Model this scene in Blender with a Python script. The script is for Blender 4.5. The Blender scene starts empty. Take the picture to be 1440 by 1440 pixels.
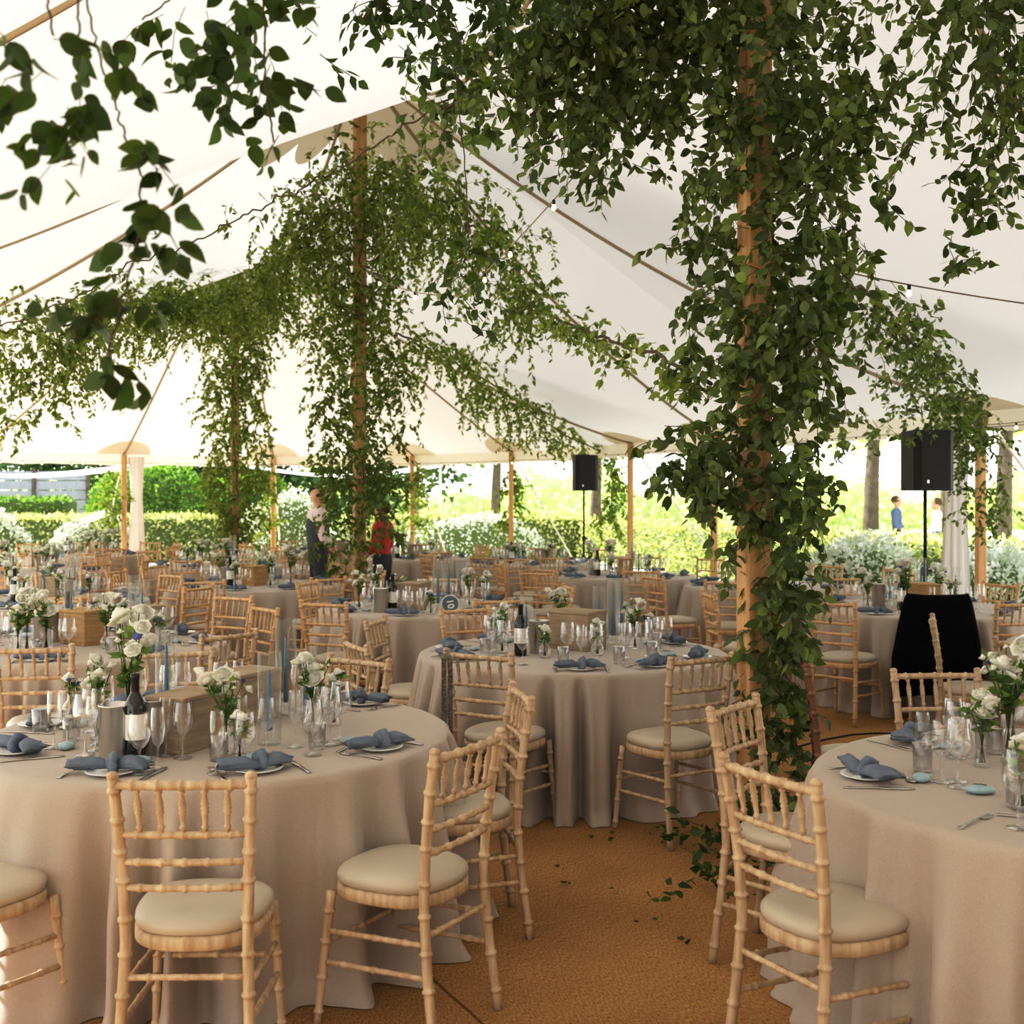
import bpy, math, random
import numpy as np
from mathutils import Vector, Matrix
random.seed(7); RNG = np.random.default_rng(11)
PI = math.pi; C = bpy.context.scene.collection
F = 1655.0; HZ = 700.0; CAMZ = 1.7
def P(px, py, d): return Vector(((px-720)*d/F, d, CAMZ-(py-HZ)*d/F))
def onz(px, py, z):
    d = (CAMZ-z)*F/(py-HZ); return ((px-720)*d/F, d)

# ------------------------------------------------------------------ materials
def mat(name, col, rough=.6, metal=0, noise=0, nscale=20, bump=0, bscale=200, col2=None, spec=.4, stretch=None, trans=0, sheen=0):
    m = bpy.data.materials.new(name); m.use_nodes = True
    nt = m.node_tree; N = nt.nodes; Lk = nt.links; b = N['Principled BSDF']
    b.inputs['Base Color'].default_value = (*col, 1); b.inputs['Roughness'].default_value = rough
    b.inputs['Metallic'].default_value = metal; b.inputs['Specular IOR Level'].default_value = spec
    if sheen: b.inputs['Sheen Weight'].default_value = sheen
    tc = None
    if noise or bump:
        tc = N.new('ShaderNodeTexCoord'); mp = N.new('ShaderNodeMapping'); Lk.new(tc.outputs['Object'], mp.inputs[0])
        if stretch: mp.inputs['Scale'].default_value = stretch
    if noise:
        n = N.new('ShaderNodeTexNoise'); n.inputs['Scale'].default_value = nscale; n.inputs['Detail'].default_value = 4
        Lk.new(mp.outputs[0], n.inputs['Vector'])
        r = N.new('ShaderNodeValToRGB'); r.color_ramp.elements[0].position = .3; r.color_ramp.elements[1].position = .7
        c2 = col2 or tuple(max(0, c*(1-noise)) for c in col)
        r.color_ramp.elements[0].color = (*c2, 1); r.color_ramp.elements[1].color = (*col, 1)
        Lk.new(n.outputs['Fac'], r.inputs[0]); Lk.new(r.outputs[0], b.inputs['Base Color'])
    if bump:
        n2 = N.new('ShaderNodeTexNoise'); n2.inputs['Scale'].default_value = bscale
        Lk.new(mp.outputs[0], n2.inputs['Vector'])
        bp = N.new('ShaderNodeBump'); bp.inputs['Strength'].default_value = bump; bp.inputs['Distance'].default_value = .01
        Lk.new(n2.outputs['Fac'], bp.inputs['Height']); Lk.new(bp.outputs[0], b.inputs['Normal'])
    if trans:
        t = N.new('ShaderNodeBsdfTranslucent'); t.inputs[0].default_value = (*col, 1)
        mx = N.new('ShaderNodeMixShader'); mx.inputs[0].default_value = trans
        Lk.new(b.outputs[0], mx.inputs[1]); Lk.new(t.outputs[0], mx.inputs[2]); Lk.new(mx.outputs[0], N['Material Output'].inputs[0])
    return m
def glass_mat(name, tint=(1,1,1), base=.04, gain=.55, blend=.35):
    m = bpy.data.materials.new(name); m.use_nodes = True; nt = m.node_tree; N = nt.nodes; Lk = nt.links
    N.remove(N['Principled BSDF'])
    t = N.new('ShaderNodeBsdfTransparent'); t.inputs[0].default_value = (*tint, 1)
    g = N.new('ShaderNodeBsdfGlossy'); g.inputs['Roughness'].default_value = .06
    lw = N.new('ShaderNodeLayerWeight'); lw.inputs['Blend'].default_value = blend
    ma = N.new('ShaderNodeMath'); ma.operation = 'MULTIPLY_ADD'; ma.inputs[1].default_value = gain; ma.inputs[2].default_value = base
    Lk.new(lw.outputs['Facing'], ma.inputs[0])
    mx = N.new('ShaderNodeMixShader'); Lk.new(ma.outputs[0], mx.inputs[0]); Lk.new(t.outputs[0], mx.inputs[1]); Lk.new(g.outputs[0], mx.inputs[2])
    Lk.new(mx.outputs[0], N['Material Output'].inputs[0]); return m
def leaf_mat(name, dark, light, trans=.35, tcol=None, rough=.45):
    m = bpy.data.materials.new(name); m.use_nodes = True; nt = m.node_tree; N = nt.nodes; Lk = nt.links; b = N['Principled BSDF']
    a = N.new('ShaderNodeAttribute'); a.attribute_name = 'shade'
    r = N.new('ShaderNodeValToRGB'); r.color_ramp.elements[0].color = (*dark, 1); r.color_ramp.elements[1].color = (*light, 1)
    Lk.new(a.outputs['Fac'], r.inputs[0]); Lk.new(r.outputs[0], b.inputs['Base Color'])
    b.inputs['Roughness'].default_value = rough; b.inputs['Specular IOR Level'].default_value = .3
    t = N.new('ShaderNodeBsdfTranslucent')
    mc = N.new('ShaderNodeMixRGB'); mc.blend_type = 'MULTIPLY'; mc.inputs[0].default_value = 1
    Lk.new(r.outputs[0], mc.inputs[1]); mc.inputs[2].default_value = (*(tcol or (1.6, 1.7, .7)), 1); Lk.new(mc.outputs[0], t.inputs[0])
    mx = N.new('ShaderNodeMixShader'); mx.inputs[0].default_value = trans
    Lk.new(b.outputs[0], mx.inputs[1]); Lk.new(t.outputs[0], mx.inputs[2]); Lk.new(mx.outputs[0], N['Material Output'].inputs[0])
    return m
M = {}
M['wood'] = mat('limewashed_wood', (.62, .49, .34), .5, noise=.3, nscale=14, stretch=(3, 3, .5), bump=.25, bscale=90, col2=(.40, .28, .17))
M['wood_sun'] = mat('sun_tinted_wood', (.70, .47, .26), .5, noise=.3, nscale=9, stretch=(3, 3, .6))  # same limewashed chairs farther off, orange of the sunlight put into the colour
M['wood3'] = mat('dark_stained_wood', (.24, .12, .06), .45, noise=.3, nscale=9, stretch=(3, 3, .6))
M['pad'] = mat('cream_seat_pad', (.52, .46, .37), .42, noise=.10, nscale=5)
M['linen'] = mat('taupe_linen', (.46, .395, .335), .9, noise=.14, nscale=420, stretch=(1, 1, .35), bump=.08, bscale=500, col2=(.40, .34, .285), sheen=.2)
M['pole'] = mat('pine_pole', (.66, .42, .22), .55, noise=.3, nscale=5, stretch=(6, 6, .35), bump=.1, bscale=30, col2=(.50, .29, .13))
M['glass'] = glass_mat('clear_glass', (1, 1, 1), .07, .85, .30)
M['jar'] = glass_mat('clear_tall_glass', (.985, .995, .99), .02, .5, .15)
M['bottle'] = mat('dark_bottle_glass', (.012, .012, .010), .08, spec=.8)
M['label'] = mat('cream_paper_label', (.78, .76, .70), .7)
M['foil'] = mat('black_foil', (.02, .02, .022), .3)
M['steel'] = mat('brushed_steel', (.62, .61, .59), .28, 1)
M['cutlery'] = mat('cutlery_steel', (.52, .49, .45), .22, 1)
M['china'] = mat('white_china', (.85, .85, .83), .15, spec=.6)
M['napkin'] = mat('dusty_blue_napkin', (.185, .22, .275), .9, noise=.2, nscale=30, bump=.2, bscale=300)
M['pebble'] = mat('pale_blue_pebble', (.36, .49, .52), .35, noise=.12, nscale=25)
M['ink'] = mat('dark_ink', (.03, .04, .05), .5)
M['crate'] = mat('weathered_wood', (.44, .35, .25), .75, noise=.35, nscale=7, stretch=(1, 1, 8), bump=.3, bscale=60, col2=(.31, .235, .16))
M['crate2'] = mat('fresh_wood_planks', (.55, .36, .17), .7, noise=.3, nscale=7, stretch=(1, 1, 8), bump=.3, bscale=60)
M['candle'] = mat('dusty_blue_wax', (.10, .21, .33), .4)
M['petal'] = mat('white_petals', (.95, .94, .88), .6, noise=.1, nscale=30, col2=(.92, .92, .80), trans=.2)
M['petal2'] = mat('blush_petals', (.82, .62, .52), .6, trans=.25)
M['petal3'] = mat('blue_petals', (.14, .16, .42), .6)
M['sprig'] = leaf_mat('vase_greenery', (.07, .13, .03), (.25, .36, .12))
M['leaf'] = leaf_mat('vine_leaves', (.035, .062, .018), (.27, .34, .13), .40, None, .36)
M['leafd'] = leaf_mat('dark_vine_leaves', (.022, .045, .012), (.10, .16, .045), .4)
M['leafl'] = leaf_mat('light_vine_leaves', (.06, .11, .018), (.36, .42, .13), .42)
M['stem'] = mat('brown_stem', (.09, .065, .03), .7)
M['canvas'] = None
M['black'] = mat('black_plastic', (.012, .012, .013), .5)
M['grille'] = mat('black_grille', (.02, .02, .021), .6, bump=.5, bscale=400)
M['velvet'] = mat('black_cloth', (.004, .004, .006), .95, spec=.1)
M['strap'] = mat('woven_strap', (.03, .028, .026), .8, noise=.8, nscale=90, col2=(.30, .26, .2))
M['strap_web'] = mat('tan_webbing', (.42, .33, .22), .8)
M['bulb'] = bpy.data.materials.new('warm_bulb'); M['bulb'].use_nodes = True
_b = M['bulb'].node_tree.nodes['Principled BSDF']; _b.inputs['Emission Color'].default_value = (1, .78, .45, 1); _b.inputs['Emission Strength'].default_value = 3
M['cable'] = mat('festoon_cable', (.30, .26, .2), .6)
M['bark'] = mat('tree_bark', (.16, .13, .10), .9, noise=.4, nscale=6)
M['tree'] = leaf_mat('sunlit_tree_leaves', (.32, .40, .16), (.85, .88, .60), .45)
M['hedge'] = leaf_mat('hedge_leaves', (.22, .25, .09), (.76, .74, .46), .3)
M['hedged'] = leaf_mat('green_hedge_leaves', (.05, .12, .02), (.30, .46, .12), .3)
M['darktree'] = leaf_mat('dark_tree_leaves', (.03, .07, .03), (.13, .20, .08), .3)
M['lav'] = leaf_mat('pale_flower_mass', (.45, .52, .38), (.90, .90, .84), .3, (1.1, 1.1, 1))
M['skin'] = mat('skin', (.58, .34, .24), .5)
M['shirt'] = mat('pale_pink_shirt', (.72, .60, .58), .8); M['vest'] = mat('grey_waistcoat', (.075, .08, .09), .8)
M['trouser'] = mat('dark_trousers', (.05, .055, .065), .8); M['red'] = mat('red_cloth', (.50, .06, .05), .8)
M['blue'] = mat('blue_cloth', (.12, .16, .28), .8); M['hair'] = mat('brown_hair', (.10, .06, .035), .7)

def canvas_mat(name, col, tr, streak=True):
    m = bpy.data.materials.new(name); m.use_nodes = True; nt = m.node_tree; N = nt.nodes; Lk = nt.links
    N.remove(N['Principled BSDF'])
    d = N.new('ShaderNodeBsdfDiffuse'); t = N.new('ShaderNodeBsdfTranslucent')
    n = N.new('ShaderNodeTexNoise'); n.inputs['Scale'].default_value = .6; n.inputs['Detail'].default_value = 3
    tc = N.new('ShaderNodeTexCoord'); Lk.new(tc.outputs['Object'], n.inputs['Vector'])
    r = N.new('ShaderNodeValToRGB'); r.color_ramp.elements[0].color = (*[c*.95 for c in col], 1); r.color_ramp.elements[1].color = (*col, 1)
    Lk.new(n.outputs['Fac'], r.inputs[0]); Lk.new(r.outputs[0], d.inputs[0]); Lk.new(r.outputs[0], t.inputs[0])
    mx = N.new('ShaderNodeMixShader'); mx.inputs[0].default_value = tr
    Lk.new(d.outputs[0], mx.inputs[1]); Lk.new(t.outputs[0], mx.inputs[2]); Lk.new(mx.outputs[0], N['Material Output'].inputs[0]); return m
M['canvas'] = canvas_mat('sailcloth', (.88, .865, .84), .17)
M['canvas2'] = canvas_mat('doubled_sailcloth', (.86, .79, .68), .16)
M['drape'] = canvas_mat('white_drape', (.90, .87, .84), .3)

# ------------------------------------------------------------------ mesh builder
class MB:
    def __init__(s): s.v = []; s.f = []
    def add(s, vs, fs):
        b = len(s.v); s.v.extend([tuple(v) for v in vs]); s.f.extend([tuple(b+i for i in f) for f in fs])
    def tube(s, pts, rad, n=8, cap=True, flat=1.0):
        pts = [Vector(p) for p in pts]; k = len(pts)
        if not hasattr(rad, '__len__'): rad = [rad]*k
        vs = []; fs = []; up = None
        for i, p in enumerate(pts):
            t = (pts[min(i+1, k-1)]-pts[max(i-1, 0)]); t = t.normalized() if t.length > 1e-9 else Vector((0, 0, 1))
            if up is None:
                up = Vector((1, 0, 0)) if abs(t.x) < .8 else Vector((0, 1, 0))
            up = (up-t*up.dot(t)).normalized(); w = t.cross(up)
            for j in range(n):
                a = 2*PI*j/n; vs.append(p+up*(math.cos(a)*rad[i])+w*(math.sin(a)*rad[i]*flat))
        for i in range(k-1):
            for j in range(n):
                fs.append((i*n+j, i*n+(j+1) % n, (i+1)*n+(j+1) % n, (i+1)*n+j))
        if cap: fs.append(tuple(range(n))[::-1]); fs.append(tuple((k-1)*n+j for j in range(n)))
        s.add(vs, fs); return s
    def lathe(s, prof, n=20, c=(0, 0, 0), cap=False, wob=None):
        vs = []; fs = []
        for i, (r, z) in enumerate(prof):
            for j in range(n):
                a = 2*PI*j/n; rr = r*(wob(a, z) if wob else 1); vs.append((c[0]+rr*math.cos(a), c[1]+rr*math.sin(a), c[2]+z))
        for i in range(len(prof)-1):
            for j in range(n): fs.append((i*n+j, i*n+(j+1) % n, (i+1)*n+(j+1) % n, (i+1)*n+j))
        if cap:
            fs.append(tuple(range(n))[::-1]); fs.append(tuple((len(prof)-1)*n+j for j in range(n)))
        s.add(vs, fs); return s
    def box(s, lo, hi, bev=0):
        x0, y0, z0 = lo; x1, y1, z1 = hi; b = bev
        if not b:
            s.add([(x0,y0,z0),(x1,y0,z0),(x1,y1,z0),(x0,y1,z0),(x0,y0,z1),(x1,y0,z1),(x1,y1,z1),(x0,y1,z1)],
                  [(3,2,1,0),(4,5,6,7),(0,1,5,4),(1,2,6,5),(2,3,7,6),(3,0,4,7)]); return s
        lay = []
        for z, i in ((z0, b), (z0+b, 0), (z1-b, 0), (z1, b)):
            xa, xb, ya, yb = x0+i, x1-i, y0+i, y1-i
            lay.append([(xa+b,ya,z),(xb-b,ya,z),(xb,ya+b,z),(xb,yb-b,z),(xb-b,yb,z),(xa+b,yb,z),(xa,yb-b,z),(xa,ya+b,z)])
        vs = [p for l in lay for p in l]; fs = [tuple(range(8))[::-1], tuple(range(24, 32))]
        for i in range(3):
            for j in range(8): fs.append((i*8+j, i*8+(j+1) % 8, (i+1)*8+(j+1) % 8, (i+1)*8+j))
        s.add(vs, fs); return s
    def ell(s, c, r, nu=12, nv=8, fn=None):
        prof = []
        vs = []; fs = []
        for i in range(nv+1):
            th = PI*i/nv
            for j in range(nu):
                a = 2*PI*j/nu; q = [math.sin(th)*math.cos(a), math.sin(th)*math.sin(a), -math.cos(th)]
                k = fn(*q) if fn else 1
                vs.append((c[0]+r[0]*q[0]*k, c[1]+r[1]*q[1]*k, c[2]+r[2]*q[2]*k))
        for i in range(nv):
            for j in range(nu): fs.append((i*nu+j, i*nu+(j+1) % nu, (i+1)*nu+(j+1) % nu, (i+1)*nu+j))
        s.add(vs, fs); return s
    def mesh(s, name, m, smooth=True):
        me = bpy.data.meshes.new(name); me.from_pydata(s.v, [], s.f); me.update()
        if smooth: me.polygons.foreach_set('use_smooth', [True]*len(me.polygons))
        if m: me.materials.append(m)
        return me
def O(name, me, parent=None, loc=None, rz=None, sc=None):
    o = bpy.data.objects.new(name, me); C.objects.link(o)
    if parent: o.parent = parent
    if loc is not None: o.location = loc
    if rz is not None: o.rotation_euler = (0, 0, rz)
    if sc is not None: o.scale = (sc, sc, sc) if not hasattr(sc, '__len__') else sc
    return o
USED = {}
def tag(o, label, cat, group=None, kind=None):
    if label: o['label'] = label
    if cat: o['category'] = cat
    if group: o['group'] = group
    if kind: o['kind'] = kind
    return o
def root(name, label, cat, loc=(0, 0, 0), rz=0, group=None, sc=None):
    o = O(name, None, None, loc, rz, sc); o.empty_display_size = .1; return tag(o, label, cat, group)
def struct(name, me): o = O(name, me); o['kind'] = 'structure'; return o
def build(parts, parent):
    for p in parts:
        o = O(p[0], p[1], parent)
        if len(p) > 2: build(p[2], o)

# ------------------------------------------------------------------ chair
def bam(mb, pts, r, nodes, n=8, r_end=None):
    """a bamboo-turned rod: swellings at the nodes (fractions of the length)"""
    pts = [Vector(p) for p in pts]; L = [0]
    for i in range(1, len(pts)): L.append(L[-1]+(pts[i]-pts[i-1]).length)
    T = L[-1]; ts = {0, 1}
    for l in L: ts.add(round(l/T, 5))
    w = .010/T
    for q in nodes:
        for k in (-1.6, -.8, -.35, .35, .8, 1.6):
            t = q+k*w
            if 0 < t < 1: ts.add(round(t, 5))
    ts = sorted(ts); op = []; rr = []
    for t in ts:
        s_ = t*T; i = 1
        while i < len(L)-1 and L[i] < s_: i += 1
        a = (s_-L[i-1])/max(1e-9, L[i]-L[i-1]); op.append(pts[i-1].lerp(pts[i], a))
        base = r if r_end is None else r+(r_end-r)*t
        k = 1.0
        for q in nodes:
            e = abs(t-q)/w
            if e < .5: k = max(k, 1.3)
            elif e < 2.3: k = max(k, 1.0)
        rr.append(base*k)
    mb.tube(op, rr, n)
def seat_outline(k=1.0, n=36, p=2.7):
    out = []
    for j in range(n):
        a = 2*PI*j/n; c, s_ = math.cos(a), math.sin(a)
        x = math.copysign(abs(c)**(2/p), c); y = math.copysign(abs(s_)**(2/p), s_)
        out.append((x*(.195+.018*y)*k, y*.20*k))
    return out
def plate_mesh(mb, layers, n=36):
    vs = []; fs = []
    for k, z in layers:
        vs += [(x, y, z) for x, y in seat_outline(k, n)]
    for i in range(len(layers)-1):
        for j in range(n): fs.append((i*n+j, i*n+(j+1) % n, (i+1)*n+(j+1) % n, (i+1)*n+j))
    fs.append(tuple(range(n))[::-1]); fs.append(tuple((len(layers)-1)*n+j for j in range(n))); mb.add(vs, fs)
def post_pts(s):
    return [(s*.188, -.245, 0), (s*.180, -.215, .22), (s*.172, -.195, .44), (s*.176, -.205, .62), (s*.184, -.225, .78), (s*.192, -.25, .925)]
def at_z(s, z):
    p = post_pts(s)
    for a, b in zip(p, p[1:]):
        if a[2] <= z <= b[2]:
            t = (z-a[2])/(b[2]-a[2]); return Vector(a).lerp(Vector(b), t)
def chair_geo(wood, lod=0):
    n = 8 if lod == 0 else 6; parts = {}
    def rear(s):
        mb = MB(); bam(mb, post_pts(s), .0165, [.07, .2, .32, .44, .55, .67, .76, .86, .955], n)
        e = Vector(post_pts(s)[-1]); mb.ell(e, (.0185, .0185, .014), 8, 5); return mb
    def front(s):
        mb = MB(); bam(mb, [(s*.20, .205, 0), (s*.178, .165, .43)], .0125, [.09, .35, .62, .85], n, .0165); return mb
    def rail(z, r=.0105, rise=0):
        a, b = at_z(-1, z), at_z(1, z); mb = MB(); mid = (a+b)/2+Vector((0, -.012, rise))
        bam(mb, [a, a.lerp(mid, .5)+Vector((0, -.003, rise*.3)), mid, mid.lerp(b, .5)+Vector((0, -.003, rise*.3)), b], r, [.14, .32, .5, .68, .86], n); return mb
    rails = [rail(.90, .0135), rail(.755), rail(.675), rail(.60)]
    spind = []
    for k in range(5):
        t = (k+1)/6; a = at_z(-1, .90).lerp(at_z(1, .90), t); b = at_z(-1, .755).lerp(at_z(1, .755), t)
        c = Vector((0, -.012*math.sin(PI*t), 0)); mb = MB()
        if lod == 0: 
            m_ = b+c; tt = a+c; pts = [m_.lerp(tt, q) for q in (0, .12, .16, .2, .42, .46, .5, .54, .58, .62, .82, .86, .9, 1)]
            mb.tube(pts, [.006, .0075, .0115, .007, .009, .012, .0085, .0125, .0085, .012, .006, .011, .0075, .006], 8)
        else: mb.tube([b+c, (b+a)/2+c, a+c], [.006, .010, .006], 5)
        spind.append(mb)
    st = []
    def bar(p, q): mb = MB(); bam(mb, [p, q], .0095, [.2, .5, .8], n); return mb
    for s in (-1, 1):
        for z in (.30, .20):
            f = Vector((s*.20, .205, 0)).lerp(Vector((s*.178, .165, .43)), z/.43); st.append(bar(at_z(s, z+.02), f))
    st.append(bar(at_z(-1, .345), at_z(1, .345)))
    zf = .26; st.append(bar(Vector((-.2, .205, 0)).lerp(Vector((-.178, .165, .43)), zf/.43), Vector((.2, .205, 0)).lerp(Vector((.178, .165, .43)), zf/.43)))
    sf = MB(); plate_mesh(sf, [(.97, .412), (1.0, .418), (1.0, .448), (.96, .455)], 36 if lod == 0 else 20)
    cu = MB(); plate_mesh(cu, [(.93, .452), (.985, .462), (1.0, .474), (.99, .487), (.93, .499), (.8, .507), (.55, .513), (.25, .515)], 36 if lod == 0 else 18)
    pad = cu.mesh('seat_pad', M['pad'])
    if lod == 0:
        out = [('seat', sf.mesh('seat', wood)), ('seat_pad', pad)]
        for s in (-1, 1): out.append(('rear_post', rear(s).mesh('rear_post', wood)))
        for s in (-1, 1): out.append(('leg', front(s).mesh('leg', wood)))
        out += [('back_rail', r.mesh('back_rail', wood)) for r in rails]
        out += [('spindle', r.mesh('spindle', wood)) for r in spind]
        out += [('stretcher', r.mesh('stretcher', wood)) for r in st]
        return out
    fr = MB(); bk = MB()
    def merge(d, s): d.add(s.v, s.f)
    for s in (-1, 1): merge(fr, rear(s)); merge(fr, front(s))
    for r in st: merge(fr, r)
    for r in rails+spind: merge(bk, r)
    return [('seat', sf.mesh('seat', wood)), ('seat_pad', pad), ('leg_frame', fr.mesh('leg_frame', wood)), ('back_rail', bk.mesh('back_rail', wood))]
CH = {(0, 'wood'): chair_geo(M['wood'], 0), (1, 'wood'): chair_geo(M['wood'], 1), (1, 'wood_sun'): chair_geo(M['wood_sun'], 1), (1, 'wood3'): chair_geo(M['wood3'], 1), (0, 'wood_sun'): chair_geo(M['wood_sun'], 0)}
CHAIRS = []
def chair(x, y, face, label, lod=0, wood='wood', group='bamboo-style chairs around the banquet tables', back=True):
    """x, y = middle of the back's top; face = direction the chair faces (dx, dy)"""
    f = Vector(face).normalized(); rz = math.atan2(f.y, f.x)-PI/2
    ox, oy = (x+f.x*.25, y+f.y*.25) if back else (x, y)
    t = root('banquet_chair', label, 'chair', (ox, oy, 0), rz, group); build(CH[(lod, wood)], t); CHAIRS.append((ox, oy)); return t

# ------------------------------------------------------------------ tables
TABLES = {}
def tablecloth(key, x, y, label, R=.915, seed=0, lod=0):
    rg = random.Random(seed); nA = 528 if lod == 0 else 120; nZ = 30 if lod == 0 else 12; z0 = .765
    k1 = [(rg.randint(9, 13), rg.random()*6.28, 1.0), (rg.randint(15, 21), rg.random()*6.28, .6), (rg.randint(4, 6), rg.random()*6.28, .7), (rg.randint(26, 34), rg.random()*6.28, .22)]
    def fold(a): 
        v = sum(w*math.sin(n*a+p+.6*math.sin(3*a+p)) for n, p, w in k1)/2.2
        return math.copysign(abs(v)**.8, v)
    nf = rg.randint(17, 20); pa, pb, pc = [rg.random()*6.28 for _ in range(3)]
    def fold(a):
        w = a+.16*math.sin(2*a+pa)+.10*math.sin(5*a+pb)+.05*math.sin(8*a+pc); ph_ = nf*w; c = math.cos(ph_-.5*math.sin(ph_)); m_ = .74+.26*math.sin(3*a+pb)
        return (math.copysign(abs(c)**.75, c)*m_+.30*math.sin(2.0*nf*w+pa)*(1-m_*.5)+.10*math.sin(37*a+pc))*1.0
    fa = [fold(2*PI*j/nA) for j in range(nA)]
    hem = [rg.uniform(-1, 1) for _ in range(8)]
    vs = [(0, 0, z0)]; fs = []; rings = []
    rows = [(R*.35, z0), (R*.7, z0), (R*.95, z0), (R*.985, z0-.002), (R+.002, z0-.011)]
    for i in range(1, nZ+1):
        t = i/nZ; rows.append((None, t))
    for r, z in rows:
        ring = []
        for j in range(nA):
            a = 2*PI*j/nA
            if r is not None: rr, zz = r, z
            else:
                t = z; zz = (z0-.011)*(1-t)+.004
                amp = (.115 if lod == 0 else .085)*min(1, t*1.9)**.8; out = .004+.035*t**.8+(.035*max(0, t-.9)/.1)
                rr = R+out+amp*max(-1.0, fa[j])*(.75+.25*t)+.006*math.sin(a*7+t*9+seed)*t
                if t > .93: rr += .018*math.sin(a*23+seed)*(t-.93)/.07
            ring.append(len(vs)); vs.append((rr*math.cos(a), rr*math.sin(a), zz))
        rings.append(ring)
    for j in range(nA): fs.append((0, rings[0][j], rings[0][(j+1) % nA]))
    for i in range(len(rings)-1):
        for j in range(nA): fs.append((rings[i][j], rings[i+1][j], rings[i+1][(j+1) % nA], rings[i][(j+1) % nA]))
    me = bpy.data.meshes.new('tablecloth'); me.from_pydata(vs, [], fs); me.materials.append(M['linen'])
    me.polygons.foreach_set('use_smooth', [True]*len(me.polygons)); me.update()
    o = O('tablecloth', me, None, (x, y, 0)); tag(o, label, 'tablecloth', 'taupe tablecloths'); TABLES[key] = (x, y)
TZ = .7655
# ---- small table things (prototype part lists)
def wineglass(h=.205, rb=.038, rim=.030, stem=.085):
    return MB().lathe([(.0005, .004), (.033, .0015), (.034, .003), (.012, .007), (.004, .014), (.0035, stem-.012), (.006, stem-.003), (.018, stem+.006), (rb*.85, stem+.025), (rb, stem+.05), (rb*.97, stem+.07), (rim+.003, h-.015), (rim, h)], 20)
G = {}
G['wine'] = [('bowl', wineglass().mesh('bowl', M['glass']))]
G['big'] = [('bowl', wineglass(.225, .045, .034, .095).mesh('bowl', M['glass']))]
G['flute'] = [('bowl', wineglass(.215, .026, .021, .085).mesh('bowl', M['glass']))]
G['tumbler'] = [('bowl', MB().lathe([(.0005, .006), (.027, .004), (.029, .0), (.031, .006), (.034, .095), (.0335, .096), (.0295, .014), (.0005, .013)], 20).mesh('bowl', M['glass']))]
ME = {k: v[0][1] for k, v in G.items()}
ME['plate'] = MB().lathe([(.0005, .004), (.048, .003), (.050, .000), (.055, .003), (.085, .013), (.0865, .015), (.084, .0155), (.056, .0075), (.0005, .0065)], 32).mesh('side_plate', M['china'])
def napkin_mesh(seed):
    rg = random.Random(seed); mb = MB(); n = 22; K = 26; vs = []; fs = []
    ph = [rg.random()*6.28 for _ in range(4)]; L = .125+rg.random()*.015; bend = rg.uniform(-.012, .012)
    for i in range(K+1):
        t = i/K*2-1; x = t*L*(1 if t < 0 else .9); y0 = bend*math.cos(t*2.2)*2; e = abs(t)
        k_ = min(1, e/.35)**.9; w, hh = ((.011+.017*k_), (.010+.013*k_)) if t < 0 else ((.011+.036*min(1, e/.8)), (.010+.004*k_+.010*math.sin(PI*min(1, e))))
        for j in range(n):
            a = 2*PI*j/n; rip = 1+.09*math.sin(5*a+ph[0]+t*2)*min(1, e*2)+.06*math.sin(9*a+ph[1]+t*4)
            vs.append((x+(.010*math.sin(3*a+ph[2]) if e > .97 else 0), y0+w*math.cos(a)*rip, .014+hh+hh*math.sin(a)*rip*(.9 if e < .9 else .7)))
    for i in range(K):
        for j in range(n): fs.append((i*n+j, i*n+(j+1) % n, (i+1)*n+(j+1) % n, (i+1)*n+j))
    fs.append(tuple(range(n))[::-1]); fs.append(tuple(K*n+j for j in range(n))); mb.add(vs, fs)
    kn = MB()
    ring = []
    for i in range(15):
        a = 2*PI*i/14; ring.append((.012*math.sin(a*.5+.3), .024*math.cos(a), .036+.021*math.sin(a)))
    kn.tube(ring, [.015+.003*math.sin(i*1.9) for i in range(15)], 10, flat=1.3)
    kn.ell((.004, 0, .040), (.021, .024, .022), 14, 8, lambda x, y, z: 1+.10*math.sin(6*x+4*y+ph[3])+.05*math.sin(14*y))
    return mb.mesh('folds', M['napkin']), kn.mesh('knot', M['napkin'])
NAP = [napkin_mesh(s) for s in range(5)]
def peb(s):
    return MB().ell((0, 0, .0125), (.042, .031, .0135), 18, 10, lambda x, y, z: 1+.05*math.sin(2*math.atan2(y, x)+s)).mesh('pebble', M['pebble'])
PEB = [peb(s) for s in range(3)]
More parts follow.
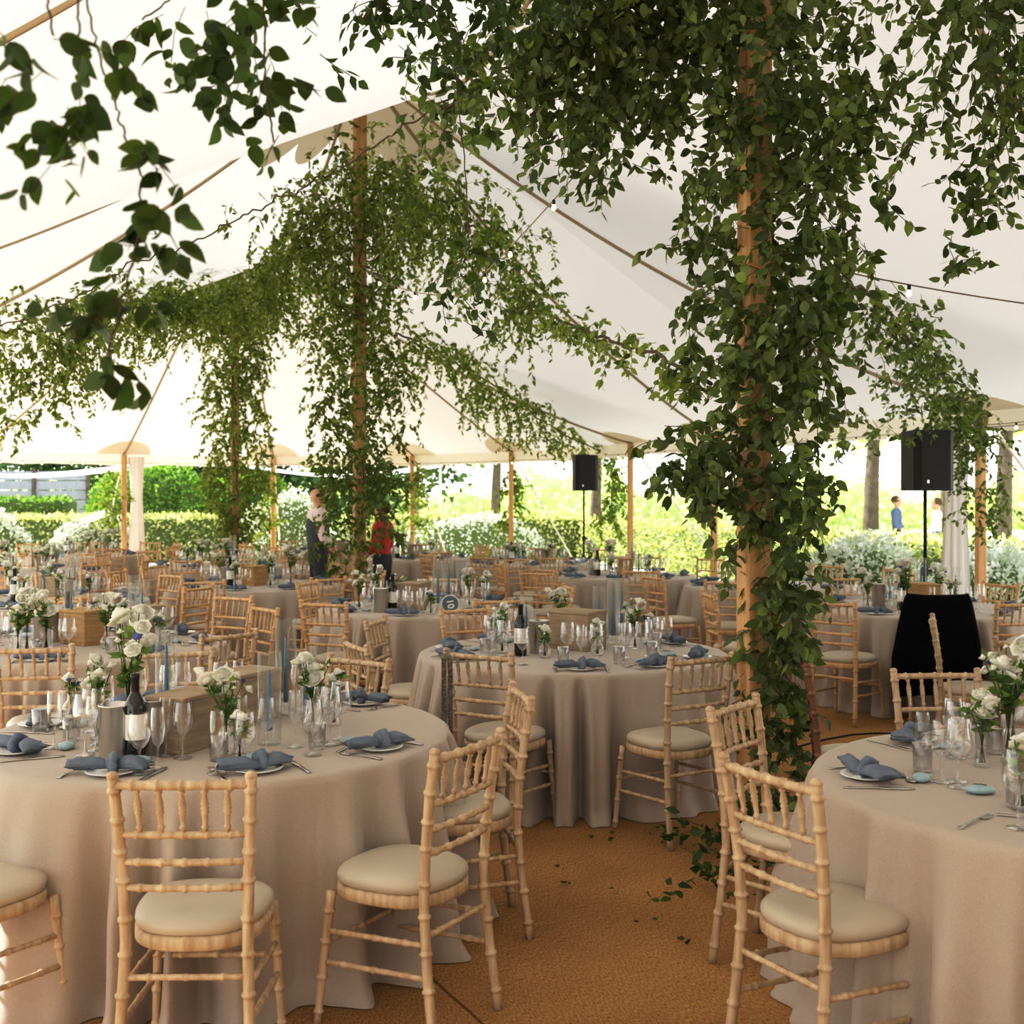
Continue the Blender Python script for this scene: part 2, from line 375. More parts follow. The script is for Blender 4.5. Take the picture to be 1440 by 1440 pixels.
def cut(kind):
    mb = MB()
    def flat(pts, th=.0022):
        # pts: (x, halfwidth, z)
        vs = []; fs = []
        for x, w, z in pts: vs += [(x, -w, z), (x, w, z), (x, w, z+th), (x, -w, z+th)]
        for i in range(len(pts)-1):
            for j in range(4): fs.append((i*4+j, i*4+(j+1) % 4, i*4+4+(j+1) % 4, i*4+4+j))
        fs += [(3, 2, 1, 0), tuple((len(pts)-1)*4+j for j in range(4))]; mb.add(vs, fs)
    if kind == 'knife': flat([(-.11, .006, .001), (-.10, .0085, .001), (-.02, .006, .002), (.0, .005, .002), (.005, .009, .002), (.08, .010, .001), (.105, .006, .001), (.112, .001, .001)], .003)
    else:
        flat([(-.10, .006, .001), (-.095, .0095, .001), (-.06, .006, .004), (.0, .003, .007), (.035, .003, .006)], .0025)
        if kind == 'spoon': mb.ell((.062, 0, .006), (.030, .019, .005), 14, 6)
        else:
            flat([(.035, .003, .006), (.045, .010, .003), (.058, .011, .002)])
            for k in range(4):
                y = -.0085+k*.00567; mb.add([(.056, y-.002, .002), (.056, y+.002, .002), (.092, y+.0012, .006), (.092, y-.0012, .006), (.056, y-.002, .004), (.056, y+.002, .004), (.092, y+.0012, .008), (.092, y-.0012, .008)], [(3,2,1,0),(4,5,6,7),(0,1,5,4),(1,2,6,5),(2,3,7,6),(3,0,4,7)])
    return mb.mesh(kind, M['cutlery'])
for k in ('knife', 'fork', 'spoon'): ME[k] = cut(k)
BOT = [('body', MB().lathe([(.0005, .004), (.030, .0), (.036, .004), (.037, .03), (.037, .185), (.034, .205), (.022, .228), (.0145, .243), (.0135, .29), (.0155, .293), (.0155, .305), (.0005, .305)], 22).mesh('body', M['bottle'])),
       ('paper_label', MB().lathe([(.0374, .075), (.0374, .165)], 24).mesh('paper_label', M['label'])),
       ('neck_foil', MB().lathe([(.0150, .235), (.0142, .29), (.0162, .292), (.0162, .306), (.0005, .3065)], 18).mesh('neck_foil', M['foil']))]
BUCK = MB().lathe([(.0005, .003), (.056, .0), (.058, .003), (.060, .19), (.0625, .193), (.0625, .197), (.0585, .196), (.0565, .008), (.0005, .007)], 28).mesh('wine_cooler', M['steel'])
CANH = []
for ch in (.22, .28, .17):
    pr = [('candle', MB().lathe([(.0005, .052), (.0105, .052), (.0118, .07), (.0055, .052+ch-.01), (.003, .052+ch), (.0005, .052+ch)], 12).mesh('candle', M['candle']), [('wick', MB().tube([(0, 0, .05+ch), (.001, 0, .062+ch)], .0012, 5).mesh('wick', M['ink']))]),
          ('candle_holder', MB().lathe([(.030, .002), (.030, .006), (.010, .012), (.006, .02), (.011, .032), (.006, .042), (.0125, .05), (.0135, .066)], 16).mesh('candle_holder', M['glass']))]
    cy = MB().lathe([(.0005, .001), (.044, .001), (.045, .004), (.045, ch+.13), (.0435, ch+.13), (.0435, .006)], 24).mesh('glass_cylinder', M['jar'])
    CANH.append(pr+[('glass_cylinder', cy)])
VASE = {
 'bulb': MB().lathe([(.0005, .002), (.025, .0), (.036, .014), (.042, .035), (.036, .058), (.017, .085), (.0135, .115), (.019, .14)], 20).mesh('bud_vase', M['glass']),
 'tube': MB().lathe([(.0005, .002), (.026, .0), (.028, .004), (.022, .02), (.019, .06), (.021, .12), (.025, .165)], 20).mesh('bud_vase', M['glass']),
 'cyl': MB().lathe([(.0005, .002), (.037, .0), (.040, .004), (.039, .06), (.040, .15), (.041, .152)], 22).mesh('bud_vase', M['glass'])}
def crate_parts(m, w=.175, d=.26, h=.21, t=.018):
    return [('top_board', MB().box((-w/2-.004, -d/2-.004, h-t), (w/2+.004, d/2+.004, h), .003).mesh('top_board', m, False)),
            ('base_board', MB().box((-w/2, -d/2, 0), (w/2, d/2, t), .002).mesh('base_board', m, False)),
            ('side_board', MB().box((-w/2, -d/2, t), (-w/2+t, d/2, h-t), .002).mesh('side_board', m, False)),
            ('side_board', MB().box((w/2-t, -d/2, t), (w/2, d/2, h-t), .002).mesh('side_board', m, False)),
            ('end_board', MB().box((-w/2+t, -d/2, t), (w/2-t, -d/2+t, h-t), .002).mesh('end_board', m, False))]
CR = {'old': crate_parts(M['crate']), 'new': crate_parts(M['crate2'])}

# ---- leaves and blooms
def leaf_template(seg=3):
    """midrib along +x, length 1, half width .25"""
    if seg <= 2: ts = [.0, .28, .62, 1.0]; ws = [0, .25, .20, 0]
    else: ts = [0, .1, .25, .45, .65, .83, 1.0]; ws = [0, .16, .26, .29, .23, .12, 0]
    v = []; f = []
    for t, w in zip(ts, ws):
        z = -.28*t*t
        v += [(t, -w, z+.30*w), (t, 0, z), (t, w, z+.30*w)]
    for i in range(len(ts)-1):
        a, b = i*3, i*3+3
        if i == 0: f += [(a+1, b, b+1), (a+1, b+1, b+2)]
        elif i == len(ts)-2: f += [(a, b+1, a+1), (a+1, b+1, a+2)]
        else: f += [(a, b, b+1, a+1), (a+1, b+1, b+2, a+2)]
    return np.array(v, float), f
def leaves_mesh(name, pos, dirs, sizes, m, seg=2, shade=None, width=1.0, rng=RNG):
    T, Fc = leaf_template(seg); T = T.copy(); T[:, 1] *= width; n = len(pos)
    pos = np.asarray(pos, float); d = np.asarray(dirs, float); d /= np.linalg.norm(d, axis=1, keepdims=True)+1e-9
    r = rng.normal(size=(n, 3)); s = np.cross(d, r); s /= np.linalg.norm(s, axis=1, keepdims=True)+1e-9; w = np.cross(d, s)
    curl = rng.uniform(-.4, 1.3, (n, 1, 1)); S = np.asarray(sizes, float)[:, None, None]
    V = pos[:, None, :]+S*(T[None, :, 0:1]*d[:, None, :]+T[None, :, 1:2]*s[:, None, :]+curl*T[None, :, 2:3]*w[:, None, :])
    k = len(T); V = V.reshape(-1, 3)
    li = np.array([i for f in Fc for i in f]); ls = np.array([len(f) for f in Fc]); nl = len(li)
    idx = (np.arange(n)[:, None]*k+li[None, :]).ravel(); tot = np.tile(ls, n); start = np.concatenate(([0], np.cumsum(tot)[:-1]))
    me = bpy.data.meshes.new(name); me.vertices.add(n*k); me.vertices.foreach_set('co', V.ravel())
    me.loops.add(len(idx)); me.loops.foreach_set('vertex_index', idx.astype(np.int32))
    me.polygons.add(len(tot)); me.polygons.foreach_set('loop_start', start.astype(np.int32)); me.polygons.foreach_set('loop_total', tot.astype(np.int32))
    me.polygons.foreach_set('use_smooth', np.ones(len(tot), bool))
    me.update(calc_edges=True); me.validate()
    sh = shade if shade is not None else rng.random(n)
    at = me.attributes.new('shade', 'FLOAT', 'POINT'); at.data.foreach_set('value', np.repeat(np.clip(sh, 0, 1), k).astype(np.float32))
    me.materials.append(m); return me
def bloom_mesh(r, m, seed, n=34):
    rg = random.Random(seed); mb = MB()
    for k in range(n):
        t = (k+.5)/n; a = k*2.39996; el = math.radians(80-88*t); rad = r*(.18+.82*t)
        w = r*(.25+.42*t); cx = Vector((math.cos(a), math.sin(a), 0))
        side = Vector((-math.sin(a), math.cos(a), 0)); vs = []; fs = []
        for i in range(4):
            u = i/3; base = cx*(rad*(.35+.75*math.sin(u*1.3)))*math.cos(el*.75)+Vector((0, 0, r*(-.15+.75*u*math.sin(max(.12, el)))+r*.12*u))
            ww = w*math.sin(PI*(.25+.6*u))
            for j in (-1, 0, 1):
                vs.append(base+side*ww*j-cx*(.18*r*abs(j))+Vector((0, 0, rg.uniform(-.04, .04)*r)))
        for i in range(3):
            for j in range(2): fs.append((i*3+j, i*3+j+1, i*3+4+j, i*3+3+j))
        mb.add(vs, fs)
    mb.ell((0, 0, 0), (r*.5, r*.5, r*.35), 10, 6)
    return mb.mesh('bloom', m)
BL = [bloom_mesh(.034, M['petal'], 1), bloom_mesh(.026, M['petal'], 2, 26), bloom_mesh(.044, M['petal'], 3, 40), bloom_mesh(.030, M['petal2'], 4, 28), bloom_mesh(.013, M['petal'], 5, 12), bloom_mesh(.014, M['petal3'], 6, 12)]
def bouquet_parts(seed, H=.20, spread=.05, nb=4, kinds=(0, 1, 0, 2)):
    rg = random.Random(seed); out = []; st = MB(); lp = []; ld = []; ls = []
    for k in range(nb+5):
        small = k >= nb; a = rg.random()*6.28; q = spread*rg.uniform(.25, 1.2)
        if k == 0: q *= .3
        top = Vector((math.cos(a)*q, math.sin(a)*q, H*rg.uniform(.80, 1.15)))
        st.tube([(math.cos(a+3)*.008, math.sin(a+3)*.008, .012), (math.cos(a)*.006, math.sin(a)*.006, H*.5), top], [.0018, .0016, .0013], 5)
        bi = kinds[k % len(kinds)] if not small else (5 if rg.random() < .12 else 4)
        out.append(('bloom', BL[bi], top, (rg.uniform(-.6, .6)+top.y*-6, rg.uniform(-.6, .6)+top.x*6, rg.random()*6)))
        for j in range(7):
            t = rg.uniform(.5, .97); p = Vector((0, 0, H*.5)).lerp(top, (t-.5)*2); lp.append(p); v = Vector((rg.gauss(0, 1), rg.gauss(0, 1), rg.uniform(-.3, .9))); ld.append(v); ls.append(rg.uniform(.018, .042))
    return out, st.mesh('stem', M['sprig']), leaves_mesh('leaf', [tuple(p) for p in lp], [tuple(p) for p in ld], ls, M['sprig'], 2)
BQ = [bouquet_parts(1), bouquet_parts(2, .24, .06, 5, (2, 0, 1, 0, 1)), bouquet_parts(3, .19, .035, 2, (0, 1)), bouquet_parts(4, .21, .045, 3, (3, 0, 1)), bouquet_parts(5, .30, .085, 8, (2, 0, 1, 0, 3, 0, 1, 2)), bouquet_parts(6, .17, .03, 2, (2, 4))]
def flowers(x, y, kind, label, group, z=TZ, sc=1.0, rz=None, lod=0):
    b, st, lf = BQ[kind]; t = root('flower_bouquet', label, 'flowers', (x, y, z), random.random()*6 if rz is None else rz, group, sc)
    for nm, me, p, r in b:
        o = O(nm, me, t, p); o.rotation_euler = r
    O('stem', st, t); O('foliage', lf, t); return t

# ------------------------------------------------------------------ table dressing
POS = ['right', 'far right', 'far', 'far left', 'left', 'near left', 'near', 'near right']
TSET = {}
def posname(key, kind, ang):
    s = TSET.setdefault((key, kind), set()); i = int(round((math.degrees(ang) % 360)/45)) % 8
    for k in (0, 1, -1, 2, -2, 3, -3, 4):
        j = (i+k) % 8
        if j not in s: s.add(j); return POS[j]
    for j in range(16):
        nm = ['inner right', 'inner far right', 'inner far', 'inner far left', 'inner left', 'inner near left', 'inner near', 'inner near right'][(i+j) % 8]
        if nm not in s: s.add(nm); return nm
def setting(key, ang, desc, lod=0, r=.77, plate=True, jit=1):
    cx, cy = TABLES[key]; u = Vector((math.cos(ang), math.sin(ang))); w = Vector((-u.y, u.x)); rg = random.Random(hash((key, round(ang, 3))) & 0xffff if False else int(ang*1000)+sum(map(ord, key)))
    pn = posname(key, 'place', ang)
    def at(a, b): return (cx+u.x*a+w.x*b, cy+u.y*a+w.y*b, TZ)
    rot = ang+PI/2
    if plate:
        p = at(r, 0); o = O('side_plate', ME['plate'], None, p); tag(o, f'white side plate under napkin, {pn} place of {desc}', 'plate', 'white side plates on the round tables')
        f, kn = NAP[rg.randrange(5)]; nr = rot+rg.uniform(-.5, .5)
        t = root('knotted_napkin', f'dusty blue knotted napkin, {pn} place of {desc}', 'napkin', (p[0], p[1], TZ), nr, 'knotted blue napkins')
        O('folds', f, t); O('knot', kn, t)
    g = [('wine', r-.26, .10), ('flute', r-.30, .02), ('tumbler', r-.23, -.10)] if lod == 0 else [('wine', r-.25, .08), ('flute', r-.29, -.04)]
    if lod == 0 and rg.random() < .5: g[0] = ('big', g[0][1], g[0][2])
    for k, a, b in g:
        a += rg.uniform(-.02, .02); b += rg.uniform(-.02, .02); nm = {'wine': 'wine_glass', 'big': 'wine_glass', 'flute': 'champagne_flute', 'tumbler': 'water_tumbler'}[k]
        o = O(nm, ME[k], None, at(a, b), rg.random()*6); word = {'wine': 'clear stemmed wine glass', 'big': 'clear wide-bowled wine glass', 'flute': 'clear narrow champagne flute', 'tumbler': 'clear straight water tumbler'}[k]
        tag(o, f'{word}, {pn} place of {desc}', 'glass', {'wine': 'wine glasses', 'big': 'wine glasses', 'flute': 'champagne flutes', 'tumbler': 'water tumblers'}[k]+' on the round tables')
    if lod <= 1:
        o = O('pebble', PEB[rg.randrange(3)], None, at(r-.17, .02+rg.uniform(-.03, .03)), rot+rg.uniform(-.4, .4)); tag(o, f'pale blue painted pebble, {pn} place of {desc}', 'pebble', 'blue pebble place markers')
    if lod == 0:
        for k, a, b, rr in (('knife', r-.02, .145, ang+PI), ('fork', r-.01, -.135, ang+PI), ('spoon', r-.13, -.02, rot+.2)):
            o = O(k, ME[k], None, at(a+rg.uniform(-.015, .015), b), rr+rg.uniform(-.12, .12)); tag(o, f'steel table {k}, {pn} place of {desc}', k, f'table {k}s' if k != 'knife' else 'table knives')
def direction(key, kind, x, y):
    cx, cy = TABLES[key]; return posname(key, kind, math.atan2(y-cy, x-cx))
def put(key, kind, x, y, desc, **k):
    """one centrepiece thing standing on the table"""
    d = direction(key, kind, x, y); side = {'far': 'behind the middle', 'near': 'before the middle'}.get(d, f'towards {d}')
    if kind == 'bottle':
        t = root('wine_bottle', f'dark labelled wine bottle, {side} of {desc}', 'bottle', (x, y, TZ), k.get('rz', 0), 'wine bottles on the round tables'); build(BOT, t)
    elif kind == 'bucket': tag(O('wine_cooler', BUCK, None, (x, y, TZ)), f'brushed steel wine cooler, {side} of {desc}', 'wine cooler', 'steel wine coolers')
    elif kind == 'candle':
        t = root('hurricane_candle', f'blue candle in tall glass, {side} of {desc}', 'candle', (x, y, TZ), 0, 'blue taper candles in glass cylinders'); build(CANH[k.get('v', 0)], t)
    elif kind == 'crate':
        t = root('wooden_riser', f'wooden box riser, {side} of {desc}', 'box', (x, y, TZ), k.get('rz', .4), 'wooden box risers', k.get('sc', 1)); build(CR[k.get('v', 'old')], t)
    elif kind == 'vase':
        v = k.get('v', 'bulb'); z = k.get('z', TZ)
        tag(O('bud_vase', VASE[v], None, (x, y, z), 0, k.get('vsc', 1)), f'small clear glass bud vase, {side} of {desc}', 'vase', 'clear bud vases')
        flowers(x, y, k.get('b', 0), f'white flowers in bud vase, {side} of {desc}', 'white flower bunches in bud vases', z, k.get('sc', 1))
def cp(key, kind, px, py, desc, **k):
    x, y = onz(px, py, TZ); put(key, kind, x, y, desc, **k)
A = lambda *d: [math.radians(q) for q in d]
D1 = 'the lower left table'; D2 = 'the lower right table'; D3 = 'the central table'
D4 = 'the number card table'; D5 = 'the open wooden box table'
tablecloth('T1', -1.17, 4.73, 'taupe linen cloth reaching the floor over the big round table at the lower left', seed=3)
tablecloth('T2', 1.95, 3.87, 'taupe linen cloth over the round table at the lower right, cut by the picture edge', .93, seed=8)
tablecloth('T3', .37, 7.15, 'taupe linen cloth over the central round table left of the thickest leafy pole', .93, seed=5)
tablecloth('T4', -.73, 10.08, 'taupe linen cloth over the round table carrying the number card', seed=12)
tablecloth('T5', -2.76, 7.5, 'taupe linen cloth over the left round table behind the big lower left one', seed=21)
tablecloth('T6', -4.25, 10.7, 'taupe linen cloth over the sunlit round table at the left picture edge', seed=22, lod=1)
FAR = {'T7': (-2.75, 12.6, 'the table left of the middle pole'), 'T8': (-4.1, 16.3, 'the table beside the farthest pole'),
       'T9': (.25, 16.9, 'the table behind the centre'), 'T10': (1.3, 14.2, 'the table before the small loudspeaker'),
       'T11': (3.44, 9.98, 'the table behind the black coat'), 'T12': (-1.55, 18.4, 'the farthest central table'),
       'T13': (2.75, 12.5, 'the table behind the thickest pole'), 'T16': (4.1, 7.4, 'the table at the right edge'),
       'T17': (-6.1, 14.9, 'the far left sunlit table'), 'T18': (-3.1, 20.3, 'the table between the farther poles'), 'T19': (-7.0, 19.3, 'the table by the draped post')}
for i, (k, (x, y, d)) in enumerate(FAR.items()): tablecloth(k, x, y, 'taupe linen cloth over '+d, seed=40+i, lod=1 if y > 11 else 0)
for a in A(-28, -67, -104, -147, 173, 50, 92, 132): setting('T1', a, D1)
for a in A(176, 122, 60, 15): setting('T2', a, D2)
setting('T2', math.radians(228), D2, plate=False); setting('T2', math.radians(-80), D2, plate=False)
for a in A(-90, -155, 170, 131, -23, -57, 30, 80): setting('T3', a, D3)
for a in A(-100, -55, -145, 170, 130, 90, 45, 0): setting('T4', a, D4, 1)
for a in A(-85, -130, -40, 5, 50, 95, 140, 185): setting('T5', a, D5, 0)
for a in A(-90, -45, 0, 45, 90, 135, 180, 225): setting('T6', a, 'the left edge table', 2)
for k, (x, y, d) in FAR.items():
    for a in A(*[q+random.uniform(-9, 9) for q in (-90, -45, 0, 45, 90, 135, 180, 225)]):
        if k == 'T16' and not math.cos(a) < -.5: continue
        setting(k, a, d, 2)
# centrepieces T1
for px, py, k in ((163, 1067, 'bucket'), (212, 1058, 'bucket')): cp('T1', k, px, py, D1)
cp('T1', 'bottle', 190, 1068, D1, rz=2.2)
cp('T1', 'crate', 263, 1050, D1, rz=-.42, sc=.98); cp('T1', 'crate', 345, 1012, D1, rz=-.5)
cp('T1', 'candle', 234, 1020, D1, v=1); cp('T1', 'candle', 379, 1046, D1, v=0); cp('T1', 'candle', 402, 1004, D1, v=1); cp('T1', 'candle', 430, 1010, D1, v=2)
for px, py, v, b, sc in ((318, 1062, 'bulb', 4, .92), (337, 1078, 'tube', 2, 1), (137, 1040, 'tube', 1, 1.1), (440, 1030, 'bulb', 1, 1.1), (180, 1040, 'cyl', 4, 1.45), (470, 1020, 'tube', 0, 1), (100, 1012, 'bulb', 2, 1)):
    cp('T1', 'vase', px, py, D1, v=v, b=b, sc=sc)
def extra(key, lst, desc):
    W_ = {'wine': 'wine_glass', 'flute': 'champagne_flute', 'tumbler': 'water_tumbler', 'big': 'wine_glass'}
    for kind, px, py, how in lst:
        x, y = onz(px, py, TZ); tag(O(W_[kind], ME[kind], None, (x, y, TZ), random.random()*6), f'clear {how} of {desc}', 'glass', 'spare glasses in the middle of the tables')
extra('T1', [('wine', 196, 1088, 'wine glass just before the wine bottle'), ('flute', 222, 1082, 'narrow flute just right of the wine bottle'), ('big', 120, 1062, 'wide wine glass left of the steel coolers'), ('wine', 95, 1045, 'wine glass second left of the coolers'), ('flute', 76, 1052, 'flute farther left of the steel coolers'), ('tumbler', 57, 1030, 'tumbler at the left'), ('wine', 345, 1085, 'wine glass before the largest flowers'), ('flute', 305, 1088, 'flute before the box riser'), ('wine', 440, 1062, 'wine glass right of the candles'), ('big', 465, 1048, 'wide wine glass right of the candles'), ('flute', 415, 1050, 'flute beside the tallest candle'), ('wine', 236, 1000, 'wine glass behind the box riser'), ('wine', 257, 995, 'second wine glass behind the box riser')], 'the lower left table')
extra('T2', [('flute', 1297, 1090, 'flute left of the flowers'), ('wine', 1325, 1100, 'wine glass left of the flowers'), ('wine', 1340, 1060, 'wine glass behind the flute'), ('big', 1432, 1165, 'wide wine glass by the picture edge'), ('tumbler', 1400, 1060, 'tumbler between the vases')], 'the lower right table')
extra('T3', [('big', 798, 930, 'large wine glass before the box riser'), ('wine', 818, 932, 'smaller wine glass before the box riser'), ('wine', 735, 935, 'wine glass before the wine bottle'), ('flute', 690, 925, 'flute at the left'), ('wine', 880, 925, 'wine glass right of the candles'), ('big', 918, 920, 'large wine glass at the right'), ('wine', 938, 915, 'last wine glass at the right'), ('flute', 775, 905, 'flute behind the bottle')], 'the central table')
extra('T4', [('wine', 575, 868, 'wine glass before the box riser'), ('wine', 563, 866, 'wine glass by the bottle'), ('flute', 590, 870, 'flute before the box riser'), ('wine', 515, 862, 'wine glass at the left')], 'the number card table')
# T2
for px, py, v, b, sc in ((1381, 1078, 'tube', 0, 1.15), (1418, 1072, 'tube', 1, 1.5), (1436, 1140, 'tube', 5, 1.2), (1425, 1050, 'cyl', 4, 1.1)): cp('T2', 'vase', px, py, D2, v=v, b=b, sc=sc)
put('T2', 'crate', 2.0, 3.9, D2); put('T2', 'bottle', 2.15, 3.7, D2); put('T2', 'bucket', 2.2, 4.05, D2); put('T2', 'candle', 1.95, 4.2, D2)
# T3
cp('T3', 'bottle', 732, 922, D3); cp('T3', 'bucket', 758, 918, D3); cp('T3', 'crate', 812, 912, D3, rz=.9, sc=1.15)
for px, py, v in ((862, 905, 1), (842, 899, 0), (875, 900, 1), (740, 900, 2)): cp('T3', 'candle', px, py, D3, v=v)
for px, py, v, b, sc in ((766, 925, 'bulb', 5, 1.0), (706, 918, 'cyl', 1, 1.05), (840, 922, 'bulb', 0, .95), (790, 895, 'cyl', 4, .95), (893, 912, 'cyl', 4, .9), (915, 905, 'tube', 2, 1), (695, 905, 'tube', 2, 1)): cp('T3', 'vase', px, py, D3, v=v, b=b, sc=sc)
# T4
cp('T4', 'bottle', 552, 860, D4); cp('T4', 'bucket', 536, 861, D4); cp('T4', 'crate', 583, 857, D4, rz=-.3, sc=1.1)
for px, py, v in ((616, 857, 1), (631, 848, 1), (648, 846, 0)): cp('T4', 'candle', px, py, D4, v=v)
for px, py, v, b, sc in ((505, 856, 'cyl', 1, 1.1), (606, 864, 'bulb', 2, 1), (660, 852, 'cyl', 4, .95), (680, 850, 'tube', 1, 1), (530, 850, 'cyl', 4, 1), (560, 848, 'tube', 3, 1.1)): cp('T4', 'vase', px, py, D4, v=v, b=b, sc=sc)
# T5
cp('T5', 'crate', 118, 905, D5, v='new', rz=.95, sc=1.05); cp('T5', 'bucket', 60, 908, D5); cp('T5', 'bucket', 78, 902, D5); cp('T5', 'bottle', 95, 896, D5)
cp('T5', 'crate', 198, 896, D5, rz=-.3)
for px, py, v in ((100, 905, 1), (190, 893, 1), (176, 890, 0), (200, 905, 1)): cp('T5', 'candle', px, py, D5, v=v)
for px, py, v, b, sc in ((38, 915, 'cyl', 4, 1.1), (65, 918, 'cyl', 1, 1.3), (25, 920, 'tube', 1, 1.2), (150, 912, 'bulb', 4, 1), (225, 905, 'bulb', 2, 1), (170, 905, 'cyl', 1, 1)): cp('T5', 'vase', px, py, D5, v=v, b=b, sc=sc)
def auto_center(k, x, y, d, sd):
    rg = random.Random(sd)
    def rr(a, r): return x+math.cos(a)*r, y+math.sin(a)*r
    put(k, 'crate', x+rg.uniform(-.1, .25), y+rg.uniform(-.1, .1), d, v=rg.choice(['old', 'new']), rz=rg.uniform(-1, 1))
    p = rr(rg.uniform(3.3, 4.2), .28); put(k, 'bottle', *p, d)
    p = rr(rg.uniform(2.6, 3.1), .32); put(k, 'bucket', *p, d)
    for q in range(3): p = rr(.2+q*.9+rg.uniform(-.2, .2), rg.uniform(.2, .35)); put(k, 'candle', *p, d, v=q)
    for q in range(5): p = rr(q*1.256+rg.uniform(-.2, .2)+.5, rg.uniform(.30, .42)); put(k, 'vase', *p, d, v=rg.choice(['bulb', 'cyl', 'tube']), b=rg.choice([0, 1, 3, 4, 4]), sc=rg.uniform(1, 1.3))
auto_center('T6', -4.25, 10.7, 'the left edge table', 5)
for i, (k, (x, y, d)) in enumerate(FAR.items()):
    if k != 'T16': auto_center(k, x, y, d, 60+i)
# number card on T4
x, y = onz(633, 866, TZ)
t = root('table_number', 'round slate-blue table number card with white digits, turned on its side', 'table number', (x, y, TZ), .15)
def disc(r, y0, y1, m, n=40):
    mb = MB(); vs = [(r*math.cos(2*PI*j/n), y0, .095+r*math.sin(2*PI*j/n)) for j in range(n)]+[(r*math.cos(2*PI*j/n), y1, .095+r*math.sin(2*PI*j/n)) for j in range(n)]
    mb.add(vs, [tuple(range(n)), tuple(range(n, 2*n))[::-1]]+[(j, (j+1) % n, n+(j+1) % n, n+j) for j in range(n)]); return mb.mesh('disc', m, False)
M['slate'] = mat('slate_blue_card', (.13, .19, .23), .6); M['acry'] = mat('pale_rim', (.72, .76, .74), .3); M['white'] = mat('white_paint', (.9, .9, .88), .6)
O('rim', disc(.072, -.001, .004, M['acry']), t); O('card', disc(.064, -.004, -.0015, M['slate']), t)
def text_mesh(s, size, m):
    cu = bpy.data.curves.new('txt', 'FONT'); cu.body = s; cu.size = size; cu.align_x = 'CENTER'; cu.align_y = 'CENTER'; cu.offset = .0012; cu.extrude = .0004
    ob = bpy.data.objects.new('txt', cu); C.objects.link(ob); dg = bpy.context.evaluated_depsgraph_get(); me = bpy.data.meshes.new_from_object(ob.evaluated_get(dg))
    bpy.data.objects.remove(ob); me.materials.clear(); me.materials.append(m); return me
o = O('digits', text_mesh('10', .075, M['white']), t, (.0, -.005, .095)); o.rotation_euler = (PI/2, math.radians(80), 0)
O('stand', MB().box((-.03, -.015, 0), (.03, .02, .006), .002).tube([(0, .004, .004), (0, .006, .03)], .004, 8).mesh('stand', M['acry']), t)
# name stroke on the pebble at the lower right
x, y = onz(1378, 1116, TZ)
t = root('pebble', 'pale blue pebble with dark handwriting, beside the slim vase on the lower right table', 'pebble', (x, y, TZ), -.25, 'blue pebble place markers', 1.1); O('stone', PEB[0], t)
O('handwriting', MB().tube([(-.018+.036*i/26, .004*math.sin(i*1.25)+.003*math.sin(i*.5), .0268-2.2*(-.018+.036*i/26)**2) for i in range(27)], .0009, 5).mesh('handwriting', M['ink']), t)

# ------------------------------------------------------------------ chairs
def dirto(k, x, y): cx, cy = TABLES[k]; return (cx-x, cy-y)
GA = 'bamboo-style chairs around the banquet tables'
chair(-.92, 3.28, (-.02, 1), 'pale wooden bamboo-style chair with its back to the camera, nearest of all chairs')
chair(-.137, 3.75, (-.86, .51), 'pale bamboo-style chair angled to the lower left table, pad facing left')
chair(.04, 4.72, (-.98, -.19), 'pale bamboo-style chair seen side-on between the lower left and central tables')
chair(-.74, 5.7, (-.6, -.85), 'bamboo-style chair tucked at the far right of the lower left table')
chair(-1.81, 3.47, (.45, .9), 'bamboo-style chair cut by the left picture edge with only its pad and leg showing')
chair(-2.52, 5.35, (.95, -.3), 'bamboo-style chair against the left picture edge beyond the lower left table')
chair(-1.72, 5.98, (.3, -.95), 'bamboo-style chair behind the wine bottle of the lower left table', 0)
chair(.73, 3.36, (.87, .5), 'pale bamboo-style chair nearest the lower right, cream pad in full view')
chair(.84, 4.46, (.80, -.6), 'pale bamboo-style chair tucked behind the nearest lower right chair beside the leafy pole')
chair(1.9, 5.28, (.05, -1), 'bamboo-style chair facing the camera beyond the lower right table, before the black coat')
chair(-.17, 5.9, (.5, .86), 'bamboo-style chair with a patterned strap hung on its post, before the central table')
chair(.93, 5.76, (-.5, .86), 'bamboo-style chair at the near right of the central table, pad facing left')
chair(-.84, 6.3, (.9, .43), 'bamboo-style chair left of the central table, second of two seen side-on', 0)
chair(-.87, 7.5, (.97, -.2), 'bamboo-style chair left of the central table, farther of two seen side-on', 0)
chair(-.33, 8.3, (.5, -.86), 'bamboo-style chair at the far left of the central table', 0, 'wood_sun')
chair(-2.5, 6.15, (-.15, 1), 'bamboo-style chair with its back to the camera before the open wooden box table', 0)
chair(-1.62, 6.75, (-.75, .6), 'bamboo-style chair right of the open wooden box table, blue napkin behind its rail', 0)
chair(-1.75, 8.35, (-.75, -.6), 'sun-tinted bamboo-style chair at the far right of the open wooden box table', 0, 'wood_sun')
chair(1.40, 5.62, (.97, -.2), 'dark brown wooden chair seen edge-on just right of the thickest pole', 1, 'wood3')
chair(2.4, 8.85, (.75, .8), 'sun-tinted chair at the near left of the black-draped chair table', 0, 'wood_sun')
CO = (3.13, 8.66)
chair(CO[0], CO[1], (.1, 1), 'bamboo-style chair almost hidden under a black coat', 0)
chair(2.72, 7.62, (.94, -.34), 'bamboo-style chair seen exactly edge-on before the black coat', 0)
chair(2.78, 6.35, (.85, .6), 'bamboo-style chair at the right picture edge behind the lower right flowers', 0)
chair(3.78, 8.75, (-.2, 1), 'sun-tinted bamboo-style chair right of the black coat', 0, 'wood_sun')
chair(4.45, 10.7, (-.9, -.45), 'sun-tinted bamboo-style chair by the right tent post', 0, 'wood_sun')
